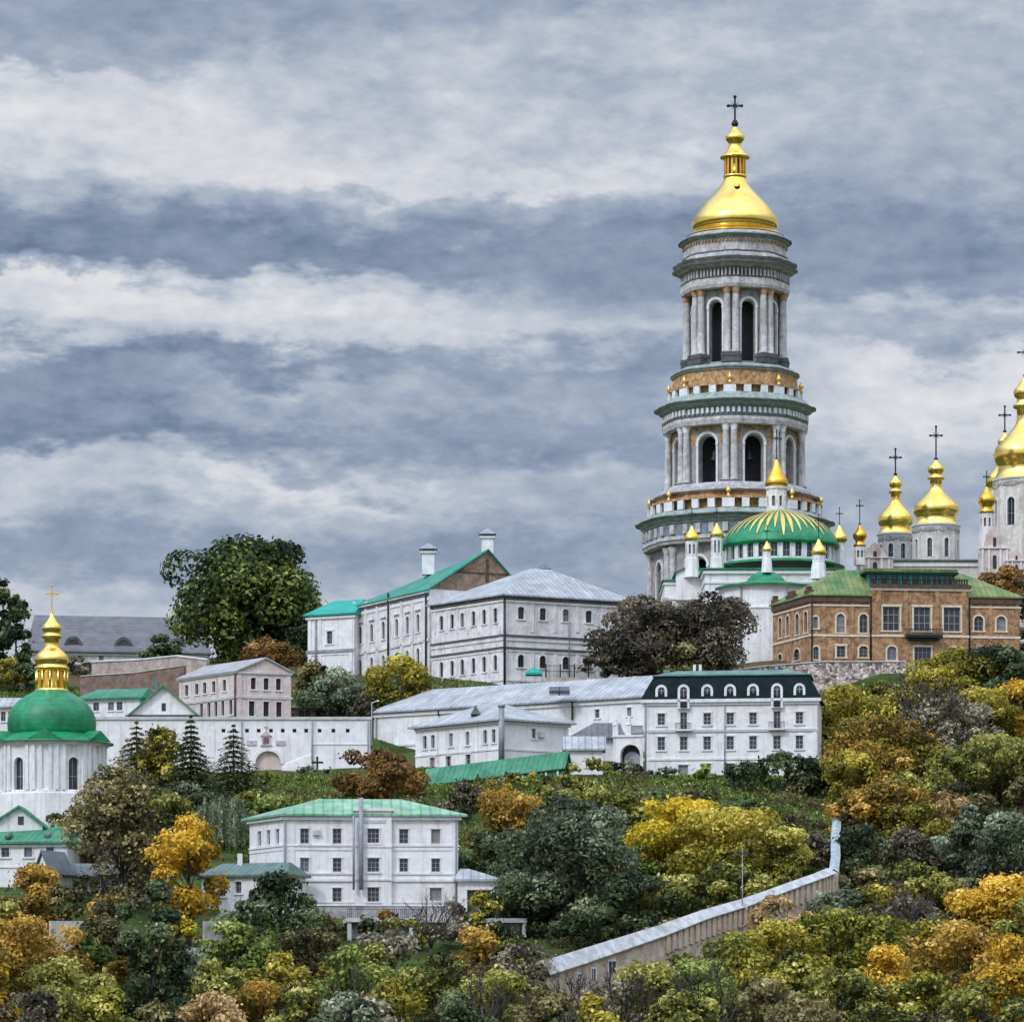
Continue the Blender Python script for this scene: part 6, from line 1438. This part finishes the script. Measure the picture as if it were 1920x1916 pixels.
tree('round','dkgreen',1190,1640,1760,160,446,'dark green tree in the shade below the bright yellow tree',group=MT)
tree('round','olive',1290,1640,1740,170,448,'olive tree right above the brick slope wall',group=MT)
tree('round','green',1230,1560,1680,90,470,'green tree between the grey green and yellow trees',group=MT)
tree('round','dkgreen',980,1640,1760,110,452,'dark tree right of the concrete terrace',group=MT)
tree('round','olive',1430,1640,1700,110,448,'low olive tree behind the upper part of the brick slope wall',group=MT)
tree('bush','green',1330,1488,1520,120,512,'green garden shrub on the lawn above the yellow tree',cat='bush',group=MT)
tree('bush','dkgreen',1200,1478,1516,90,514,'dark garden shrub on the lawn left of the yellow tree',cat='bush',group=MT)
tree('round','dkgreen',1110,1700,1775,150,440,'dark low tree under the large grey green tree',group=MT)
# left gardens
tree('conifer','broliv',256,1352,1490,140,540,'dark pointed tree against the white retaining wall, left one',group=LT,dens=1.7,name='pointed_tree')
tree('round','yolive',303,1366,1470,80,536,'olive yellow tree between two dark pointed trees',group=LT)
tree('conifer','dkgreen',358,1340,1500,112,532,'dark green pointed tree beside the spruce',group=LT,dens=1.7,name='pointed_tree')
tree('conifer','dkgreen',438,1358,1520,150,528,'dark spruce with layered branches before the white arch',group=LT)
tree('round','broliv',228,1442,1690,188,451,'large brownish tree with bare lower limbs right of the green domed church',group=LT,dens=.8,limbs=16)
tree('round','brown',192,1545,1690,110,468,'brown tree covering the right side of the green roofed lodge',group=LT,dens=.7)
tree('willow','grgreen',420,1488,1640,124,492,'pale green weeping willow left of the white villa',group=LT)
tree('round','orange',354,1533,1712,134,437,'bright orange tree left of the villa wing',group=LT,htint=.2)
tree('column','dkgreen',282,1655,2010,124,366,'tall dark green poplar column at lower left',group=LT,dens=1.5)
tree('round','dkgreen',526,1636,1760,150,442,'dark pine like tree in front of the villa corner',group=LT)
tree('round','oolive',62,1622,1740,124,432,'orange olive tree below the dark roofed cottage',group=LT,htint=.3)
tree('round','oolive',52,1722,1890,190,402,'orange tree at the left edge, lower group',group=LT,htint=.4)
tree('round','broliv',196,1690,1850,112,418,'brown olive tree left of the poplar column',group=LT)
tree('bush','yellow',345,1718,1758,48,420,'small bright yellow bush beside the lilac shelter',cat='bush',group=LT)
tree('round','oolive',205,1680,1740,66,428,'small orange tree above the dark brown tree',group=LT)
tree('bush','grgreen',575,1440,1475,100,560,'grey green bush below the memorial cross',cat='bush',group=LT)
tree('bush','green',500,1448,1500,110,540,'green bush right of the spruce',cat='bush',group=LT)
tree('bush','olive',150,1508,1570,110,486,'olive bush beside the white church drum',cat='bush',group=LT)
tree('bush','green',620,1470,1510,110,530,'bright green shrub on the slope left of the rust brown tree',cat='bush',group=LT)
tree('bush','olive',470,1482,1530,90,505,'olive shrub above the willow',cat='bush',group=LT)
tree('round','green',505,1490,1545,90,498,'dense green tree behind the left end of the villa roof',group=LT)
# foreground wood
for a in [
 ('round','olive',120,1800,1960,190,376,'olive green tree at the bottom left, between orange and yellow trees'),
 ('round','ygreen',204,1850,1970,98,352,'yellow green round tree on the bottom edge at left'),
 ('round','orange',-8,1790,1940,80,370,'orange tree cut by the left edge at the bottom'),
 ('round','peach',392,1862,1990,140,350,'peach coloured tree on the bottom edge right of the poplar'),
 ('round','green',440,1728,1830,130,412,'green tree below the low whitewashed wall'),
 ('round','olive',395,1800,1900,120,384,'olive tree right of the poplar column'),
 ('round','yolive',520,1788,1890,110,386,'yellow olive tree below the dark pine like tree'),
 ('round','oolive',478,1840,1960,120,366,'orange brown tree near the bottom, left of centre'),
 ('round','broliv',585,1742,1850,120,404,'brown olive tree below the left end of the concrete terrace'),
 ('round','green',655,1775,1930,130,380,'thin green tree with dark upright limbs below the terrace'),
 ('round','mauve',735,1745,1840,120,408,'grey brown thin tree before the concrete terrace'),
 ('bare','brown',808,1660,1800,100,436,'leafless tree in front of the villa right corner'),
 ('round','oolive',886,1738,1850,104,402,'orange topped tree right of the terrace'),
 ('round','olive',820,1790,1900,140,384,'grey olive tree in the bottom centre, left part'),
 ('round','yolive',735,1838,1960,130,366,'yellow olive tree on the bottom edge near the grey brown tree'),
 ('round','olive',930,1820,1940,130,374,'olive tree on the bottom edge left of the brick wall end'),
 ('round','mauve',985,1768,1860,110,398,'pale brown thin tree before the lower end of the slope wall'),
 ('round','olive',560,1850,1970,120,360,'dark olive tree on the bottom edge, left of centre'),
 ('bare','brown',1065,1800,1960,110,372,'leafless sapling in front of the peach brick wall end'),
 ('bare','brown',1165,1790,1960,110,370,'bare dark stemmed tree before the slope wall'),
 ('round','yolive',1105,1866,1980,110,358,'yellow olive tree on the bottom edge below the brick wall'),
 ('round','olive',1230,1806,1940,150,378,'olive tree under the slope wall, bottom centre'),
 ('round','yolive',1195,1806,1860,60,388,'small yellow tree close to the peach brick wall'),
 ('round','green',1330,1800,1940,150,376,'green olive tree on the bottom edge right of centre'),
 ('round','broliv',1440,1838,1960,130,368,'brown olive tree on the bottom edge, right of centre'),
 ('round','ygreen',1380,1750,1850,120,400,'yellow green tree close below the brick buttresses'),
 ('round','broliv',1015,1850,1970,110,362,'brown olive tree on the bottom edge below the wall end'),
 ('round','grgreen',650,1860,1980,130,352,'grey green tree on the bottom edge below the terrace'),
 ('round','dkgreen',860,1862,1980,130,352,'dark green tree on the bottom edge, centre'),
 ('round','broliv',300,1880,1980,90,346,'brownish tree on the bottom edge at the poplar foot'),
 ('round','brown',60,1860,1980,130,354,'dark brown tree on the bottom edge at far left'),
 ('round','olive',1285,1862,1980,120,352,'olive tree lowest on the bottom edge, right of the bare saplings'),
 ('round','broliv',480,1755,1800,80,414,'low brown tree right of the whitewashed wall'),
]: tree(*a, group=FT, dens=.75 if 'thin' in a[7] else 1.0)

for a in [
 ('round','yolive',1700,1330,1420,110,556,'yellow olive tree at the foot of the leafless dark branched tree',ST),
 ('round','yolive',1840,1325,1400,110,560,'yellow olive tree under the dark green tree near the right edge',ST),
 ('round','oolive',1920,1400,1480,90,530,'orange olive tree at the right edge above the olive trees',ST),
 ('round','yolive',1590,1420,1500,90,514,'yellow olive tree beside the top of the bluish wall leg',ST),
 ('round','broliv',1800,1480,1560,110,500,'brown olive tree above the conical tree',ST),
 ('round','oolive',1600,1500,1580,80,490,'small orange olive tree by the bluish cap of the wall',ST),
 ('round','grgreen',1760,1580,1680,120,478,'grey green tree left of the conical tree',ST),
 ('round','yolive',1640,1670,1790,130,440,'yellowish olive tree below the brick wall corner at right',ST),
 ('round','grgreen',1580,1680,1760,100,432,'grey green tree touching the brick wall corner',ST),
 ('round','broliv',1800,1660,1770,120,448,'brown olive tree between conical and bright orange trees',ST),
 ('round','yolive',1750,1740,1850,130,420,'yellow olive tree in the lower right wood',ST),
 ('round','ygreen',1640,1730,1830,130,410,'yellow green tree above the orange pyramid tree',ST),
 ('round','olive',1920,1700,1800,90,430,'olive tree cut by the right edge below the orange tree',ST),
 ('round','mauve',1700,1690,1770,90,434,'pale thin tree with grey leaves in the lower right wood',ST),
 ('round','ygreen',1500,1790,1890,120,392,'yellow green tree under the middle of the slope wall',FT),
 ('round','yolive',1290,1790,1880,100,390,'yellow olive tree touching the lower brick buttresses',FT),
 ('round','yolive',1400,1820,1930,130,382,'yellow olive tree right of the green olive tree on the bottom',FT),
 ('round','mauve',1150,1840,1930,100,372,'pale thin tree among the bare saplings at the bottom',FT),
 ('round','broliv',1500,1870,1980,120,360,'brown tree on the bottom edge below the slope wall middle',FT),
 ('round','olive',1640,1880,1980,130,358,'olive tree on the bottom edge under the orange pyramid',FT),
 ('round','broliv',1760,1900,1990,140,352,'brown olive tree on the bottom edge near the right',FT),
 ('round','olive',705,1770,1860,110,400,'olive tree between the grey brown tree and the thin green tree',FT),
 ('round','green',510,1740,1810,110,420,'green tree directly under the dark pine like tree',FT),
 ('round','olive',960,1760,1840,110,404,'olive tree right of the orange topped tree',FT),
 ('round','oolive',780,1820,1900,90,392,'orange olive tree in the bottom centre',FT),
 ('round','mauve',690,1870,1960,90,362,'brownish grey tree on the bottom edge in the centre left',FT),
 ('round','yolive',610,1810,1900,100,390,'yellow olive tree left of the thin green tree',FT),
 ('round','oolive',240,1760,1850,70,412,'orange olive tree just left of the poplar column',FT),
 ('round','green',140,1745,1830,110,408,'green tree in front of the grey concrete wall end',FT),
 ('round','grgreen',355,1785,1860,90,398,'grey green tree below the lilac shelter',FT),
 ('round','grgreen',460,1690,1760,110,428,'grey green tree in front of the villa wing corner',LT),
 ('round','oolive',320,1690,1750,60,434,'orange bush like tree under the bright orange tree',LT),
 ('round','broliv',110,1660,1740,90,440,'brown olive tree in front of the veranda house',LT),
 ('round','olive',10,1690,1780,80,424,'olive tree at the left edge under the green roofed lodge',LT),
 ('round','broliv',205,1590,1700,110,470,'brown tree before the glazed veranda',LT),
 ('round','olive',290,1480,1560,110,498,'olive tree between the big brownish tree and the willow',LT),
 ('round','grgreen',340,1470,1550,100,506,'grey green tree below the dark pointed trees',LT),
 ('round','dkgreen',1000,1580,1700,120,462,'dark green tree on the left flank of the large grey green tree',MT),
 ('round','dkgreen',1140,1600,1720,130,452,'dark green tree on the right flank of the large grey green tree',MT),
 ('round','olive',1020,1475,1550,120,500,'olive tree between orange tinted and grey green trees',MT),
 ('round','olive',1360,1620,1710,140,452,'shaded olive tree below the large yellow topped olive tree',MT),
 ('round','dkgreen',1410,1500,1560,90,506,'dark tree on the lawn below the mansard building',MT),
 ('round','dkgreen',1525,1430,1520,90,528,'dark green tree at the right corner foot of the mansard building',MT),
 ('round','brown',1530,1560,1660,70,470,'brown tree pressed against the bluish wall leg',MT),
 ('round','dkgreen',930,1620,1730,100,468,'dark tree behind the right annexe of the villa',MT),
]: tree(*a[:8], group=a[8], dens=.75 if 'thin' in a[7] else 1.0)
for a in [
 ('round','yolive',1600,1318,1420,130,575,'yellow olive tree close to the right wall of the mansard building, upper one',ST),
 ('round','olive',1655,1312,1400,120,592,'olive tree under the left half of the stone wall',ST),
 ('round','yolive',1755,1290,1380,120,598,'yellowish tree right of the leafless tree under the wall',ST),
 ('round','olive',1830,1275,1370,120,612,'olive tree reaching up to the short grey terrace wall',ST),
 ('round','oolive',1905,1262,1350,100,612,'orange olive tree at the right edge reaching the terrace wall',ST),
 ('round','yolive',1845,1345,1430,130,570,'golden olive tree above the large olive tree',ST),
 ('round','oolive',1690,1420,1520,130,522,'orange olive tree behind the broad orange tinged tree',ST),
 ('round','yolive',1590,1372,1450,90,540,'golden olive tree at the lower right corner of the mansard building',ST),
 ('round','yolive',1720,1520,1620,130,488,'golden tree left of the pale orange tree',ST),
]: tree(*a[:8], group=a[8])
for a in [
 ('bush','broliv',610,1712,1765,70,450,'brown olive bush at the left foot of the villa podium'),
 ('bush','dkgreen',690,1722,1775,80,444,'dark bush under the left end of the concrete terrace'),
 ('bush','olive',775,1722,1770,80,443,'olive bush under the middle of the concrete terrace'),
 ('bush','mauve',850,1690,1760,70,446,'grey brown twiggy bush in front of the villa right corner'),
 ('bush','dkgreen',935,1728,1775,90,443,'dark bush under the right end of the concrete terrace'),
 ('bush','oolive',725,1705,1735,46,447,'small orange shrub growing at the terrace edge'),
 ('bush','yolive',905,1672,1728,50,447,'yellowish shrub in front of the villa annexe opening'),
]: tree(*a, cat='bush', group=MT)
for a in [
 ('bare','brown',640,1800,1960,90,363,'thin leafless tree with upright limbs on the bottom edge below the terrace'),
 ('bare','brown',1345,1770,1930,90,370,'leafless tree before the yellow green tree under the buttresses'),
 ('bare','brown',1705,1640,1800,100,425,'leafless tree in the middle of the lower right wood'),
 ('bare','brown',905,1790,1940,80,366,'leafless tree on the bottom edge in the centre'),
 ('bare','brown',230,1560,1700,80,455,'dark leafless trunk with limbs before the glazed veranda'),
]: tree(*a, group=FT)
# ------------------------------------------------------------------ undergrowth over the wooded ground
def undergrowth():
    rs = np.random.RandomState(5); P, N_, T_, S_ = [], [], [], []
    def patch(n, pxr, Yr, keep):
        k = 0
        while k < n:
            Y = rs.uniform(*Yr); px = rs.uniform(*pxr)
            if not keep(px, Y): continue
            k += 1; x = (px-CX)*Y/F; r = rs.uniform(.8, 2.0); m = int(70*r); d = rs.normal(size=(m, 3)); d[:, 2] = np.abs(d[:, 2])*.75; d /= np.linalg.norm(d, axis=1, keepdims=True)
            q = d*r*rs.uniform(.6, 1.1, (m, 1)); q[:, 0] += x; q[:, 1] += Y; q[:, 2] += ground(x, Y)-.2
            P.append(q); N_.append(d+.6*rs.normal(size=(m, 3))); T_.append(rs.uniform(0, .75)*.7+.3*rs.uniform(0, 1, m)); S_.append(np.full(m, .45))
    patch(430, (-250, 2200), (352, 432), lambda p, Y: True)
    patch(230, (1010, 1560), (436, 503), lambda p, Y: True)
    patch(620, (1590, 2300), (432, 612), lambda p, Y: True)
    patch(90, (80, 470), (432, 560), lambda p, Y: not (-80 < p < 300 and 446 < Y < 520) and not (300 < p and 452 < Y < 474))
    patch(60, (640, 1560), (502, 530), lambda p, Y: rs.rand() < .5)
    P = np.concatenate(P); o = leaf_mesh('undergrowth', LM['broliv'], P, np.concatenate(N_), np.concatenate(S_)*rs.uniform(.7, 1.2, len(P)), np.concatenate(T_), None, (0, 430, 0))
    tag(o, 'low brown and olive undergrowth covering the wooded slope', 'undergrowth', kind='stuff')
undergrowth()

def meadow():
    """tufts on the lawns between the buildings"""
    rs = np.random.RandomState(9); P = []
    while sum(map(len, P)) < 60000:
        Y = rs.uniform(490, 570, 4000); px = rs.uniform(430, 1560, 4000); x = (px-CX)*Y/F
        q = np.stack([x, Y, ground_np(x, Y)+.1], 1); keep = rs.rand(4000) < .35+.65*np.sin(x*.45+np.sin(Y*.3)*2)**2
        P.append(q[keep])
    for pr, Yr in (((0, 1960), (352, 470)), ((1590, 1960), (470, 612)), ((0, 1300), (598, 640))):
        n = 14000; Y = rs.uniform(*Yr, n); px = rs.uniform(*pr, n); x = (px-CX)*Y/F; P.append(np.stack([x, Y, ground_np(x, Y)+.1], 1))
    P = np.concatenate(P); n = len(P); nr = rs.normal(size=(n, 3)); nr[:, 2] = np.abs(nr[:, 2])*.5
    o = leaf_mesh('grass', LM['green'], P, nr, rs.uniform(.25, .55, n), np.clip(rs.normal(.42, .2, n), 0, 1), None, (0, 500, 0), .5, np.tile([0, 0, 1.0], (n, 1)))
    tag(o, 'rough grass tufts on the lawns and slopes', 'grass', kind='stuff')
meadow()
